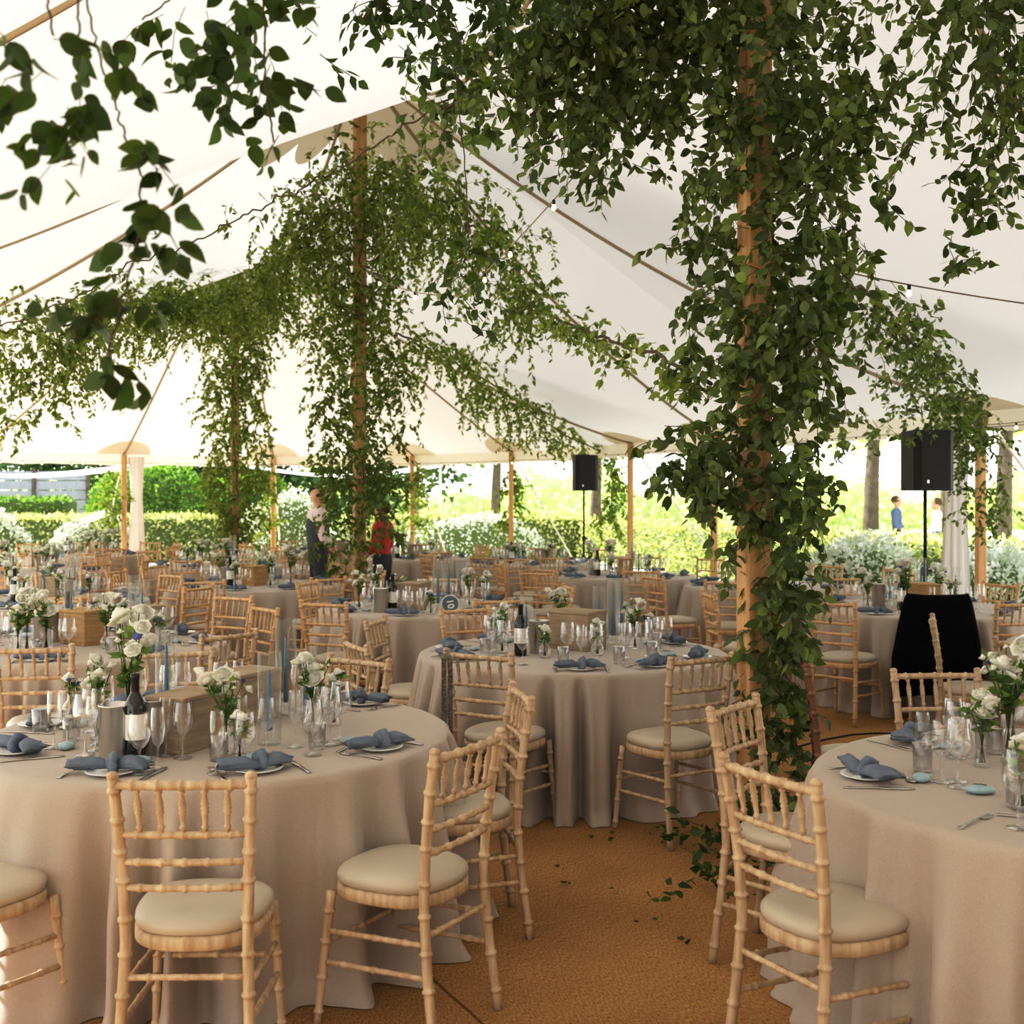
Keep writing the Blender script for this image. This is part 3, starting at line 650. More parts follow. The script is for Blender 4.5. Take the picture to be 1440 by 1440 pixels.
chair(1.6, 9.6, (.96, .1), 'sun-tinted chair seen side-on behind the central table, left of the thickest pole', 1, 'wood_sun')
chair(2.0, 11.0, (.3, .95), 'sun-tinted chair behind leaves, left of the thickest pole', 1, 'wood_sun')
chair(-1.4, 8.75, (.4, .95), 'sun-tinted chair at the near left of the number card table', 0, 'wood_sun')
chair(-.1, 9.0, (-.3, .95), 'sun-tinted chair at the near right of the number card table', 0, 'wood_sun')
chair(-1.9, 10.9, (.9, -.3), 'sun-tinted chair at the far left of the number card table', 1, 'wood_sun')
chair(.5, 10.4, (-.95, -.2), 'sun-tinted chair right of the number card table', 1, 'wood_sun')
chair(-.6, 11.45, (-.05, -1), 'sun-tinted chair beyond the number card table', 1, 'wood_sun')
chair(-2.74, 10.3, (-.7, .3), 'sun-tinted chair right of the sunlit left table', 1, 'wood_sun')
chair(.26, 12.3, (.4, .9), 'sun-tinted chair facing the far centre tables', 1, 'wood_sun')
chair(-2.2, 9.3, (-.5, -.85), 'sun-tinted chair beyond the open wooden box table', 1, 'wood_sun')
chair(-3.5, 9.0, (.3, -.95), 'sun-tinted chair between the two left tables', 1, 'wood_sun')
chair(-4.15, 7.6, (1, 0), 'bamboo-style chair left of the open wooden box table', 1, 'wood')
POLES = [(1.21, 5.9), (-1.73, 13.3), (-4.95, 21.0)]
for k, (x, y, d) in list(FAR.items())+[('T6', (-4.25, 10.7, 'the left edge table'))]:
    n = 9; a0 = random.uniform(0, .6)
    for q in range(n):
        a = a0+q*2*PI/n+random.uniform(-.12, .12); r = random.uniform(1.22, 1.38); cx, cy = x+math.cos(a)*r, y+math.sin(a)*r
        if any((cx-u)**2+(cy-v)**2 < .52**2 for u, v in CHAIRS) or any((cx-u)**2+(cy-v)**2 < .42**2 for u, v in POLES): continue
        if any(kk != k and (cx-u)**2+(cy-v)**2 < 1.17**2 for kk, (u, v) in TABLES.items()): continue
        if k == 'T16': continue
        if k == 'T11' and math.sin(a) < -.2: continue
        f = Vector((-math.cos(a), -math.sin(a))); f.rotate(Matrix.Rotation(random.uniform(-.35, .35), 2))
        chair(cx, cy, f, f'sun-tinted bamboo-style chair, {posname(k, "chair", a)} side of {d}', 1, 'wood_sun', back=False)

# strap bag on the chair post, black coat on chair
t = root('shoulder_bag', 'small black bag with dark patterned strap hanging from a chair post', 'bag', (-.335, 5.9, 0), .3)
mb = MB()
for q in (-.016, .016):
    mb.add([(q-.012, -.035, .90), (q+.012, -.035, .90), (q+.012, -.04, .42), (q-.012, -.04, .42)], [(0, 1, 2, 3)])
mb.add([(-.028, -.035, .90), (.028, -.035, .90), (.028, .03, .915), (-.028, .03, .915)], [(0, 1, 2, 3)])
me = mb.mesh('strap', M['strap'], False); so = O('strap', me, t); so.modifiers.new('s', 'SOLIDIFY').thickness = .004
O('pouch', MB().ell((0, -.03, .36), (.085, .035, .085), 16, 10, lambda x, y, z: 1+.05*math.sin(4*x)).mesh('pouch', M['velvet']), t)
f = Vector((.1, 1)).normalized(); mb = MB(); n = 72; rows = 22; vs = []; fs = []
for i in range(rows+1):
    q = i/rows; z = .985-.72*q; w = .225+.10*min(1, q*1.6)**.8-.02*max(0, q-.8); dp = .062+.045*q
    if i == 0: w *= .97; dp = .045
    for j in range(n):
        a = 2*PI*j/n; c, s_ = math.cos(a), math.sin(a)
        rp = 1+.10*q*math.sin(11*a+1)+.06*q*math.sin(17*a)
        vs.append((w*math.copysign(abs(c)**.7, c)*(1+.02*math.sin(7*a)*q), dp*math.copysign(abs(s_)**.8, s_)*rp, z+.012*math.cos(2*a)*(1-q)-.03*q*abs(c)))
for i in range(rows):
    for j in range(n): fs.append((i*n+j, i*n+(j+1) % n, (i+1)*n+(j+1) % n, (i+1)*n+j))
fs.append(tuple(range(n))[::-1]); mb.add(vs, fs)
o = O('coat', mb.mesh('coat', M['velvet']), None, (CO[0]+.008, CO[1]+.018, 0), math.atan2(f.y, f.x)-PI/2); tag(o, 'black coat draped over a chair back on the right side', 'coat')

# ------------------------------------------------------------------ tent
W = 6.5; ZP = 6.65; ZE = 2.68
PK = [Vector((4.15, -2.0)), Vector((1.21, 5.9)), Vector((-1.73, 13.3)), Vector((-4.95, 21.0))]
def seg_len(i): return (PK[i+1]-PK[i]).length
def axis_at(i, t):
    """point, normal on segment i"""
    p = PK[i].lerp(PK[i+1], t); return p
tang = [(PK[1]-PK[0]).normalized(), (PK[2]-PK[0]).normalized(), (PK[3]-PK[1]).normalized(), (PK[3]-PK[2]).normalized()]
def frame(i, t):
    tn = tang[i].lerp(tang[i+1], t).normalized(); return Vector((tn.y, -tn.x))
def ridge(t): return ZP-(ZP-ZE)*.36*(1-abs(2*t-1)**1.7)
def surf(i, t, v):
    """i segment (or 'e' end), t along, v -1..1 across"""
    p = axis_at(i, t)+frame(i, t)*v*W; return Vector((p.x, p.y, ZE+(ridge(t)-ZE)*(1-abs(v))**1.1))
def esurf(end, phi, r):
    k = PK[-1] if end else PK[0]; tn = tang[-1] if end else -tang[0]; nn = Vector((tn.y, -tn.x))
    q = nn*math.cos(phi)*W*1.0+tn*math.sin(phi)*W*1.06
    sc = 1-.05*math.sin(phi*4.5)**2*r
    return Vector((k.x+q.x*r*sc, k.y+q.y*r*sc, ZE+(ZP-ZE)*(1-r)**1.1))
mb = MB()
def grid(mb, fn, nu, nv):
    vs = [fn(i/nu, j/nv) for i in range(nu+1) for j in range(nv+1)]
    mb.add(vs, [(i*(nv+1)+j, (i+1)*(nv+1)+j, (i+1)*(nv+1)+j+1, i*(nv+1)+j+1) for i in range(nu) for j in range(nv)])
for i in range(3): grid(mb, lambda a, b: surf(i, a, b*2-1), 36, 60)
for e in (0, 1): grid(mb, lambda a, b: esurf(e, a*PI, max(.0001, b)), 72, 30)
struct('ceiling', mb.mesh('ceiling', M['canvas']))
# eave outline, valance
def eave_pts():
    out = []
    for i in range(3): out += [surf(i, t/24, 1) for t in range(24)]
    out += [esurf(1, a/60*PI, 1) for a in range(60)]
    for i in (2, 1, 0): out += [surf(i, 1-t/24, -1) for t in range(24)]
    out += [esurf(0, a/60*PI, 1) for a in range(60)]
    return out
EV = eave_pts(); vs = []; fs = []; n = len(EV)
for k, p in enumerate(EV):
    sc = .245+.012*math.sin(k*.9)+.01*math.sin(k*2.3)
    for z in (0, -.10, -sc): vs.append((p.x*1.0, p.y, p.z+z))
for k in range(n):
    a, b = k*3, ((k+1) % n)*3; fs += [(a, b, b+1, a+1), (a+1, b+1, b+2, a+2)]
struct('trim_1', (lambda m_: (m_.add(vs, fs), m_.mesh('valance', M['canvas2']))[1])(MB()))
mbk = MB()

EB = [esurf(0, math.radians(a), 1) for a in range(0, 181, 3)]

mbk.add([(p.x, p.y, z) for p in EB for z in (p.z, 1.3, 0)], [(k*3+j, k*3+j+1, k*3+4+j, k*3+3+j) for k in range(len(EB)-1) for j in range(2)])
struct('wall_back_added', mbk.mesh('wall_back_added', M['canvas2'], False))  # unseen canvas end, added to cut the light from behind the camera
# tent floor + ground
fl = MB(); fl.add([(0, 10, .0)]+[(p.x, p.y, 0) for p in EV], [(0, k+1, (k+1) % n+1) for k in range(n)])
def floor_mat():
    m = bpy.data.materials.new('coir_matting'); m.use_nodes = True; nt = m.node_tree; N = nt.nodes; Lk = nt.links; b = N['Principled BSDF']; b.inputs['Roughness'].default_value = .95; b.inputs['Specular IOR Level'].default_value = .15
    tc = N.new('ShaderNodeTexCoord'); mp = N.new('ShaderNodeMapping'); mp.inputs['Rotation'].default_value = (0, 0, math.radians(-27)); Lk.new(tc.outputs['Object'], mp.inputs[0])
    n1 = N.new('ShaderNodeTexNoise'); n1.inputs['Scale'].default_value = 210; n1.inputs['Detail'].default_value = 5
    m2 = N.new('ShaderNodeMapping'); m2.inputs['Scale'].default_value = (1, .25, 1); Lk.new(mp.outputs[0], m2.inputs[0]); Lk.new(m2.outputs[0], n1.inputs['Vector'])
    n2 = N.new('ShaderNodeTexNoise'); n2.inputs['Scale'].default_value = 1.3; n2.inputs['Detail'].default_value = 5; Lk.new(mp.outputs[0], n2.inputs['Vector'])
    r = N.new('ShaderNodeValToRGB'); r.color_ramp.elements[0].position = .32; r.color_ramp.elements[1].position = .68
    r.color_ramp.elements[0].color = (.27, .145, .05, 1); r.color_ramp.elements[1].color = (.62, .38, .16, 1); Lk.new(n1.outputs['Fac'], r.inputs[0])
    r2 = N.new('ShaderNodeValToRGB'); r2.color_ramp.elements[0].position = .3; r2.color_ramp.elements[1].position = .75; r2.color_ramp.elements[0].color = (.72, .68, .64, 1); r2.color_ramp.elements[1].color = (1.05, 1.02, 1, 1); Lk.new(n2.outputs['Fac'], r2.inputs[0])
    mx = N.new('ShaderNodeMixRGB'); mx.blend_type = 'MULTIPLY'; mx.inputs[0].default_value = 1; Lk.new(r.outputs[0], mx.inputs[1]); Lk.new(r2.outputs[0], mx.inputs[2])
    sx = N.new('ShaderNodeSeparateXYZ'); Lk.new(mp.outputs[0], sx.inputs[0])
    def math_(op, a, v=None, v2=None):
        q = N.new('ShaderNodeMath'); q.operation = op; Lk.new(a, q.inputs[0])
        if v is not None: q.inputs[1].default_value = v
        return q.outputs[0]
    w = N.new('ShaderNodeTexNoise'); w.inputs['Scale'].default_value = 2; Lk.new(mp.outputs[0], w.inputs['Vector'])
    ad = N.new('ShaderNodeMath'); ad.operation = 'MULTIPLY_ADD'; Lk.new(w.outputs['Fac'], ad.inputs[0]); ad.inputs[1].default_value = .02; Lk.new(sx.outputs[0], ad.inputs[2])
    fr = math_('PINGPONG', math_('ADD', ad.outputs[0], 100.35), 1.0); ls = math_('LESS_THAN', fr, .006)
    mx2 = N.new('ShaderNodeMixRGB'); Lk.new(math_('MULTIPLY', ls, .75), mx2.inputs[0]); Lk.new(mx.outputs[0], mx2.inputs[1]); mx2.inputs[2].default_value = (.08, .04, .015, 1)
    Lk.new(mx2.outputs[0], b.inputs['Base Color'])
    bp = N.new('ShaderNodeBump'); bp.inputs['Strength'].default_value = .5; bp.inputs['Distance'].default_value = .01; Lk.new(n1.outputs['Fac'], bp.inputs['Height']); Lk.new(bp.outputs[0], b.inputs['Normal']); return m
struct('floor', fl.mesh('floor', floor_mat(), False))
gm = mat('bright_lawn', (.66, .68, .50), .9, noise=.3, nscale=.5, col2=(.80, .78, .68))
struct('ground', MB().box((-60, -30, -.3), (60, 110, -.012)).mesh('ground', gm, False))
# webbing, patches, side poles
web = []
def polyline_tube(name, pts, r, m, kind='structure', flat=1, n=6):
    o = O(name, MB().tube(pts, r, n, flat=flat).mesh(name, m)); 
    if kind: o['kind'] = kind
    return o
SIDE = []   # (point, [patch fn])
idx = 2
def addpole(p): SIDE.append(p)
seams = []
for i in range(3):
    for t, tgt in ((.34, 0), (.66, 1)):
        for v in (1, -1):
            addpole(surf(i, t, v))
            seams.append([surf(i, (t if True else 0)*s_ if tgt == 0 else 1-(1-t)*s_, v*s_)+Vector((0, 0, -.02)) for s_ in [q/24 for q in range(1, 25)]])
for e in (0, 1):
    for a in (14, 42, 72, 103, 134, 164):
        addpole(esurf(e, math.radians(a), 1)); seams.append([esurf(e, math.radians(a), q/24)+Vector((0, 0, -.02)) for q in range(1, 25)])
mbw = MB()
for s_ in seams: mbw.tube(s_, .022, 6, flat=.35)
for i in range(3): mbw.tube([surf(i, q/36, 0)+Vector((0, 0, -.02)) for q in range(37)], .02, 6)
struct('trim_2', mbw.mesh('webbing', M['strap_web']))
# semi-round reinforcement patches at the eave and peaks
mbp = MB()
def patch(fn, n=14):
    vs = [fn(a*PI/n, r/4)+Vector((0, 0, -.008)) for a in range(n+1) for r in range(5)]
    mbp.add(vs, [(a*5+r, a*5+5+r, a*5+6+r, a*5+1+r) for a in range(n) for r in range(4)])
for i in range(3):
    for t in (.34, .66):
        for v in (1, -1):
            L = seg_len(i); patch(lambda a, r: surf(i, t+math.cos(a)*.62*r/L, v*(1-math.sin(a)*.085*r)))
for e in (0, 1):
    for a0 in (14, 42, 72, 103, 134, 164): patch(lambda a, r: esurf(e, math.radians(a0)+math.cos(a)*.095*r, 1-math.sin(a)*.09*r))
for i in range(3):
    for end in (0, 1):
        for v in (1, -1):
            L = seg_len(i)
            for g in (0, 1, 2): 
                def pf(a, r, g=g):
                    th = PI/2*(g+a/PI)/3; rad = (.95+.35*math.sin(a)**.5*.6)*r if False else r*(1.0+.35*abs(math.sin(a)))
                    dt = math.cos(th)*rad/L; return surf(i, dt if end == 0 else 1-dt, v*math.sin(th)*rad/W)
                patch(pf)
struct('trim_3', mbp.mesh('reinforcement_patches', M['canvas2']))
def postmesh(p, q, w): 
    mb = MB(); mb.tube([p, q], [w*.72, w*.72], 4); return mb
def square_pole(x, y, h, w, lean=(0, 0)):
    mb = MB(); b = .012; a = w/2
    ring = lambda z, s_: [(x+lean[0]*z+u*s_, y+lean[1]*z+v*s_, z) for u, v in ((a-b, -a), (a, -a+b), (a, a-b), (a-b, a), (-a+b, a), (-a, a-b), (-a, -a+b), (-a+b, -a))]
    vs = ring(0, 1)+ring(h, 1); mb.add(vs, [(j, (j+1) % 8, 8+(j+1) % 8, 8+j) for j in range(8)]+[tuple(range(8))[::-1], tuple(range(8, 16))]); return mb
pd = ['', 'thickest square pine tent pole, wrapped in vines right of centre', 'square pine tent pole wrapped in vines left of centre', 'farthest square pine tent pole wrapped in vines, left side']
for i in (0, 1, 2, 3):
    if i == 0: continue
    p = PK[i]; t = root('tent_pole', pd[i], 'tent pole', (p.x, p.y, 0), math.radians(15) if i == 1 else math.radians(20), 'main poles of the tent')
    O('timber', square_pole(0, 0, ZP-.03, .135, (0.002, 0)).mesh('timber', M['pole'], False), t)
    O('collar', MB().lathe([(.11, ZP-.32), (.115, ZP-.31), (.115, ZP-.27), (.11, ZP-.26)], 20, cap=True).mesh('collar', M['steel']), t)
nside = 0; SP = []
for p in SIDE:
    if p.y < 9: continue
    px = 720+F*p.x/p.y
    if not (-60 < px < 1500): continue
    c = Vector((p.x, p.y)); SP.append(p)
SP.sort(key=lambda p: 720+F*p.x/p.y)
sl = {}
for k, p in enumerate(SP):
    px = 720+F*p.x/p.y; near = min(PK, key=lambda q: (q-Vector((p.x, p.y))).length); inw = (near-Vector((p.x, p.y))).normalized()
    b = Vector((p.x, p.y))+inw*.05; h = 2.66; w = .10
    side = f'pine side pole of the tent, number {["one","two","three","four","five","six","seven","eight","nine","ten","eleven","twelve"][k]} counted from the left'
    t = root('side_pole', side, 'tent pole', (b.x, b.y, 0), 0, 'short poles along the tent edge')
    dv = inw*.35/h
    O('timber', square_pole(0, 0, h, w, (-0*dv.x, 0)).mesh('timber', M['pole'], False), t)
    sl[k] = (p, inw, px)
    # gathered drape beside the pole
    if 90 < px < 230 or px > 1250:
        mb = MB(); vs = []; fs = []; n = 40; R = 14; tw = Vector((inw.y, -inw.x)); sd = 1 if px < 700 else -1
        if tw.x < 0: tw = -tw
        for i in range(R+1):
            q = i/R; z = 2.6*(1-q)+.01; wd = .10+.10*abs(q-.35)*1.2
            for j in range(n):
                a = 2*PI*j/n; rr = 1+.22*math.sin(9*a)+.1*math.sin(5*a+q*3)
                cx = b+Vector((sd*(.25+.02*q), .06)); vs.append((cx.x+wd*math.cos(a)*rr, cx.y+wd*.5*math.sin(a)*rr, z))
        for i in range(R):
            for j in range(n): fs.append((i*n+j, i*n+(j+1) % n, (i+1)*n+(j+1) % n, (i+1)*n+j))
        mb.add(vs, fs); o = O('gathered_curtain', mb.mesh('gathered_curtain', M['drape'])); tag(o, f'white tent curtain gathered beside side pole {["one","two","three","four","five","six","seven","eight","nine","ten"][k]} from the left', 'curtain', 'gathered white tent curtains')
    # guy rope outside
    out = -inw; q = Vector((p.x, p.y))+out*1.9
    o = O('guy_rope', MB().tube([(p.x, p.y, 2.62), (q.x, q.y, .02)], .018, 6).mesh('guy_rope', M['canvas2'])); tag(o, f'pale guy rope running down outside from side pole {["one","two","three","four","five","six","seven","eight","nine","ten"][k]} from the left', 'rope', 'tent guy ropes')
# festoon lights
def festoon(label, pts, nb, sag=.0):
    t = root('string_lights', label, 'string lights', (0, 0, 0), 0, 'warm bulb strings'); P_ = []
    for a, b in zip(pts, pts[1:]):
        for q in range(16): u = q/16; w = a.lerp(b, u); w.z -= sag*4*u*(1-u); P_.append(w)
    P_.append(pts[-1]); O('cable', MB().tube(P_, .005, 5).mesh('cable', M['cable']), t)
    for k in range(nb):
        i = int((k+.5)/nb*(len(P_)-1)); p = P_[i]
        bo = O('bulb', BULB, t, (p.x, p.y, p.z-.05)); O('socket', SOCK, bo)
BULB = MB().lathe([(.0005, -.022), (.010, -.018), (.015, -.008), (.015, 0), (.010, .012), (.009, .022)], 12).mesh('bulb', M['bulb'])
SOCK = MB().lathe([(.011, .018), (.011, .05)], 10, cap=True).mesh('socket', M['black'])
ev = [surf(2, .66, 1), surf(2, .34, 1)]
dz = Vector((0, 0, -.16))
R_ = [surf(1, .34, 1), surf(1, .66, 1), surf(2, .34, 1), surf(2, .66, 1)]
def inn(p, k=.985):
    c = min(PK, key=lambda q: (q-Vector((p.x, p.y))).length); return Vector((c.x+(p.x-c.x)*k, c.y+(p.y-c.y)*k, p.z-.2))
festoon('warm bulb string along the right tent edge', [inn(surf(i, t/4, 1)) for i in (0, 1, 2) for t in range(2 if i == 0 else 0, 4)], 34)
festoon('warm bulb string along the far left tent edge', [inn(esurf(1, math.radians(a), 1)) for a in range(0, 181, 15)], 34)
festoon('warm bulb string from the thickest pole to the right tent edge', [Vector((1.25, 5.85, 3.9)), Vector((1.95, 7.0, 3.05)), inn(surf(0, .66, 1))*.5+Vector((1.95, 7.4, 2.8))*.5, Vector((5.2, 12.9, 2.5))], 12, .1)
festoon('warm bulb string from the thickest pole back to the middle pole', [Vector((1.15, 5.95, 4.4)), Vector((-.4, 9.3, 3.3)), Vector((-1.7, 13.2, 4.3))], 12, .1)

# ------------------------------------------------------------------ vines
def strands(starts, lens, leaf, out=None, density=1.0, rng=RNG, step=.034, droop=.42, wig=.42, sideways=.95):
    """grow drooping stems; returns stem polylines and leaf arrays"""
    lp = []; ld = []; ls = []; st = []
    for k, (s_, L) in enumerate(zip(starts, lens)):
        p = np.array(s_, float); v = np.array(out[k] if out is not None else rng.normal(size=3)*np.array([.6, .6, .3]), float); pl = [p.copy()]; n = max(2, int(L/step))
        for i in range(n):
            v = v*(1-droop*.25)+np.array([0, 0, -1])*droop*.25*1.3+rng.normal(size=3)*wig*.5; v /= np.linalg.norm(v)+1e-9
            p = p+v*step; pl.append(p.copy())
            for q in range(1 if rng.random() > density-1 else 2):
                if rng.random() < density:
                    d = rng.normal(size=3)*np.array([sideways, sideways, .35])+np.array([0, 0, -.75])+v*.4
                    lp.append(p+rng.normal(size=3)*.008); ld.append(d); ls.append(leaf*rng.uniform(.6, 1.2)*(1-.3*i/n))
        st.append(pl)
    return st, lp, ld, ls
def vine(label, chunks, matl, group, ropes=(), leaf=.065, seg=2, width=1.0, stem_r=.0018, stem_every=1, name='vine_garland', shade_fn=None, density=1.3, droop=.42, wig=.42):
    """chunks: list of (starts, lens)"""
    S = []; Ls = []; OUT = []
    for ch in chunks:
        S += list(ch[0]); Ls += list(ch[1])
    st, lp, ld, ls = strands(S, Ls, leaf, density=density, droop=droop, wig=wig)
    t = root(name, label, 'greenery', (0, 0, 0), 0, group)
    lp = np.array(lp); rng = RNG; sh = rng.beta(2, 2.4, len(lp))
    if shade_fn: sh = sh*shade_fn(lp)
    O('foliage', leaves_mesh('foliage', lp, ld, ls, matl, seg, sh, width), t)
    mb = MB()
    for i, pl in enumerate(st):
        if i % stem_every == 0: mb.tube([tuple(q) for q in pl[::2]], stem_r, 4, cap=False)
    for r, rad in ropes:
        P_ = []
        for a, b in zip(r, r[1:]):
            for q in range(10): P_.append(Vector(a).lerp(Vector(b), q/10)+Vector(RNG.normal(size=3)*(.012 if rad > .0025 else .002)))
        P_.append(Vector(r[-1])); mb.tube(P_, rad, 6)
    O('stems', mb.mesh('stems', M['stem']), t); return t
def cloud(prof, d, depth, n, L=(.15, .45), bias=1.0, core=0):
    """prof: (py, xcentre, halfwidth px); start points spread round an axis at distance d"""
    py = np.array([q[0] for q in prof], float); xc = np.array([q[1] for q in prof], float); hw = np.array([q[2] for q in prof], float)
    area = np.cumsum(np.concatenate(([0], np.diff(py)*(hw[1:]+hw[:-1])/2))); S = []; LL = []
    for k in range(n):
        u = RNG.random()*area[-1]; y = np.interp(u, area, py); c = np.interp(y, py, xc); h = np.interp(y, py, hw)
        a = RNG.random()*2*PI; r = RNG.random()**(.5*bias); r = core+(1-core)*r
        ox = math.cos(a)*r*h; od = math.sin(a)*r*min(h*d/F, depth); p = P(c+ox, y, d); p.y += od; S.append(tuple(p)); LL.append(RNG.uniform(*L))
    return S, LL
def band(path, n, depth=.25, up=.05, L=(.2, .6), fn=None):
    """hang strands under a 3-D path [(px,py,d,len multiplier)]"""
    pts = [(P(a, b, c), m) for a, b, c, m in path]; seg = [(pts[i+1][0]-pts[i][0]).length for i in range(len(pts)-1)]; cum = np.concatenate(([0], np.cumsum(seg))); S = []; LL = []
    for k in range(n):
        u = RNG.random()*cum[-1]; i = min(len(seg)-1, int(np.searchsorted(cum, u, 'right')-1)); t = (u-cum[i])/seg[i]
        p = pts[i][0].lerp(pts[i+1][0], t); m = pts[i][1]+(pts[i+1][1]-pts[i][1])*t
        p = p+Vector((RNG.normal()*depth*.3, RNG.normal()*depth*.5, RNG.normal()*up)); S.append(tuple(p)); LL.append(RNG.uniform(*L)*m*RNG.random()**.3)
    return S, LL
def cut3(path): return [P(a, b, c) for a, b, c, *_ in path]
GV = 'vine greenery wrapped round the tent poles'; GS = 'vine swags hung across the tent'
# pole one
pr1 = [(-90, 1040, 130), (20, 1060, 135), (130, 1085, 150), (230, 1100, 140), (330, 1095, 135), (430, 1085, 118), (520, 1065, 105), (600, 1060, 88), (680, 1070, 82), (740, 1085, 72), (800, 1100, 58)]
pr1b = [(600, 985, 32), (660, 970, 36), (700, 975, 25)]
pr1c = [(790, 1110, 50), (850, 1110, 40), (900, 1095, 28), (950, 1085, 22), (1040, 1095, 24), (1090, 1090, 34), (1130, 1080, 45)]
d1 = 5.9
vine('dense dark green vine wrapped round the thickest pole, from ceiling to floor', [cloud(pr1, d1, .5, 600, (.12, .42)), cloud([(a, b, c*.45) for a, b, c in pr1[:4]], d1-.28, .15, 45, (.1, .35)), cloud([(a, b+38, c*.45) for a, b, c in pr1[4:]], d1-.25, .15, 50, (.1, .35)), cloud(pr1b, d1-.2, .15, 40, (.12, .35)), cloud(pr1c, d1-.12, .16, 130, (.1, .26))], M['leaf'], GV,
     (), .088, seg=3, width=.98)
# upper left swag from pole one
sw = [(1000, -60, 5.9, 1), (930, -10, 5.95, 1.2), (850, 20, 6.1, 1.25), (770, 60, 6.3, 1.1), (690, 110, 6.6, .8), (620, 150, 6.9, .6)]
vine('thick vine swag spreading left from the top of the thickest pole', [band(sw, 260, .5, .16, (.15, .6)), cloud([(-20, 900, 90), (60, 870, 130), (140, 850, 130), (210, 830, 90), (260, 800, 50)], 6.2, .4, 190, (.12, .4))], M['leaf'], GS, [(cut3(sw), .009)], .088, seg=3, width=.95)
sw2 = [(700, 100, 6.7, .5), (600, 155, 7.0, .45), (505, 222, 7.3, .25), (430, 262, 7.6, .3), (350, 300, 7.9, .25), (260, 345, 8.3, .35), (180, 372, 8.6, .3), (90, 430, 9.0, .5), (-40, 470, 9.5, .6)]
vine('thin bare-stemmed vine crossing in front of the middle pole down to the left', [band(sw2, 60, .15, .05, (.1, .45))], M['leaf'], GS, [(cut3(sw2), .006), ([P(490, 305, 7.3), P(450, 275, 7.4), P(400, 270, 7.6)], .0035)], .07)
sw3 = [(500, 30, 4.4, .5), (560, -10, 4.5, .9), (640, -25, 4.6, 1.1), (720, -25, 4.8, 1.0), (800, -30, 5, .8)]
vine('dark vine clump hanging at the top centre of the tent', [band(sw3, 120, .4, .08, (.12, .42)), ([tuple(P(660, 130, 4.5)), tuple(P(650, 120, 4.5)), tuple(P(640, 60, 4.5))], [.35, .4, .3])], M['leafd'], GS, [(cut3(sw3), .006)], .075)
vine('single dark vine tail hanging low between the two nearer poles', [([tuple(P(652, y, 5.0)) for y in (350, 362, 385, 420, 450)]+[tuple(P(664, y, 5.05)) for y in (355, 375, 400)], [.22, .3, .28, .2, .17, .25, .2, .2])], M['leafd'], GS, [([P(640, 100, 4.7), P(655, 250, 4.85), P(660, 360, 5.0)], .0025)], .075)
# right top clump
sr = [(1290, -40, 5.2, .6), (1350, -40, 5.2, 1.2), (1420, -40, 5.3, 1.3), (1500, -40, 5.4, 1.3)]
vine('vine curtain hanging at the top right', [band(sr, 70, .35, .2, (.4, 1.0)), cloud([(120, 1400, 45), (200, 1395, 60), (270, 1385, 62), (330, 1365, 42), (370, 1364, 14)], 5.4, .3, 44, (.08, .22))], M['leaf'], GS, [(cut3(sr), .006)], .078, seg=3)
# pole two
d2 = 13.3
pr2 = [(240, 520, 85), (300, 505, 95), (360, 500, 95), (420, 500, 80), (480, 503, 68), (560, 505, 62), (640, 505, 64), (700, 510, 60), (760, 505, 45), (800, 490, 22)]
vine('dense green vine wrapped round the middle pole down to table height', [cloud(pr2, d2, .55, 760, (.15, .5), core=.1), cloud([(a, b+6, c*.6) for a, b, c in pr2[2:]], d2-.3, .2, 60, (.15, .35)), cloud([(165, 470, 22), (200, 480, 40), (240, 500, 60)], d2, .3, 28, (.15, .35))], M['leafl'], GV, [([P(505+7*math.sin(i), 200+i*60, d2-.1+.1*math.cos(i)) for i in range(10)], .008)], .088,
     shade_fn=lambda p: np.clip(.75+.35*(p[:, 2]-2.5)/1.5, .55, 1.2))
# swags from pole two
sp2 = [(480, 275, 13.2, 1.1), (440, 315, 13.4, 1.2), (395, 370, 14.2, 1.3), (340, 420, 15.5, 1.2), (280, 425, 16, 1.2), (220, 440, 15.5, 1.1)]
vine('pale green vine swag from the middle pole towards the farthest pole', [band(sp2, 250, .6, .18, (.3, 1.0))], M['leafl'], GS, [(cut3(sp2), .011)], .088)
sp3 = [(520, 265, 13.2, 1.2), (580, 270, 12.4, 1.6), (640, 290, 11.6, 1.7), (690, 350, 11.4, 1.4), (740, 430, 11, 1.0), (800, 455, 9.5, .7), (860, 480, 8.2, .6), (930, 500, 6.8, .5), (1000, 540, 6.0, .5)]
vine('vine swag from the middle pole across to the thickest pole', [band(sp3[:5], 250, .6, .2, (.3, .9)), band(sp3[4:], 105, .25, .05, (.15, .5))], M['leafl'], GS, [(cut3(sp3), .011)], .08)
sp4 = [(560, 470, 14, 1.4), (640, 510, 16, 1.3), (700, 545, 18, 1.1), (760, 590, 20, .9), (800, 615, 21.5, .9), (862, 640, 22.3, 1.0)]
vine('thin vine swag falling from the middle pole to the small loudspeaker', [band(sp4, 170, .5, .2, (.3, 1.0))], M['leafl'], GS, [(cut3(sp4), .012)], .095)
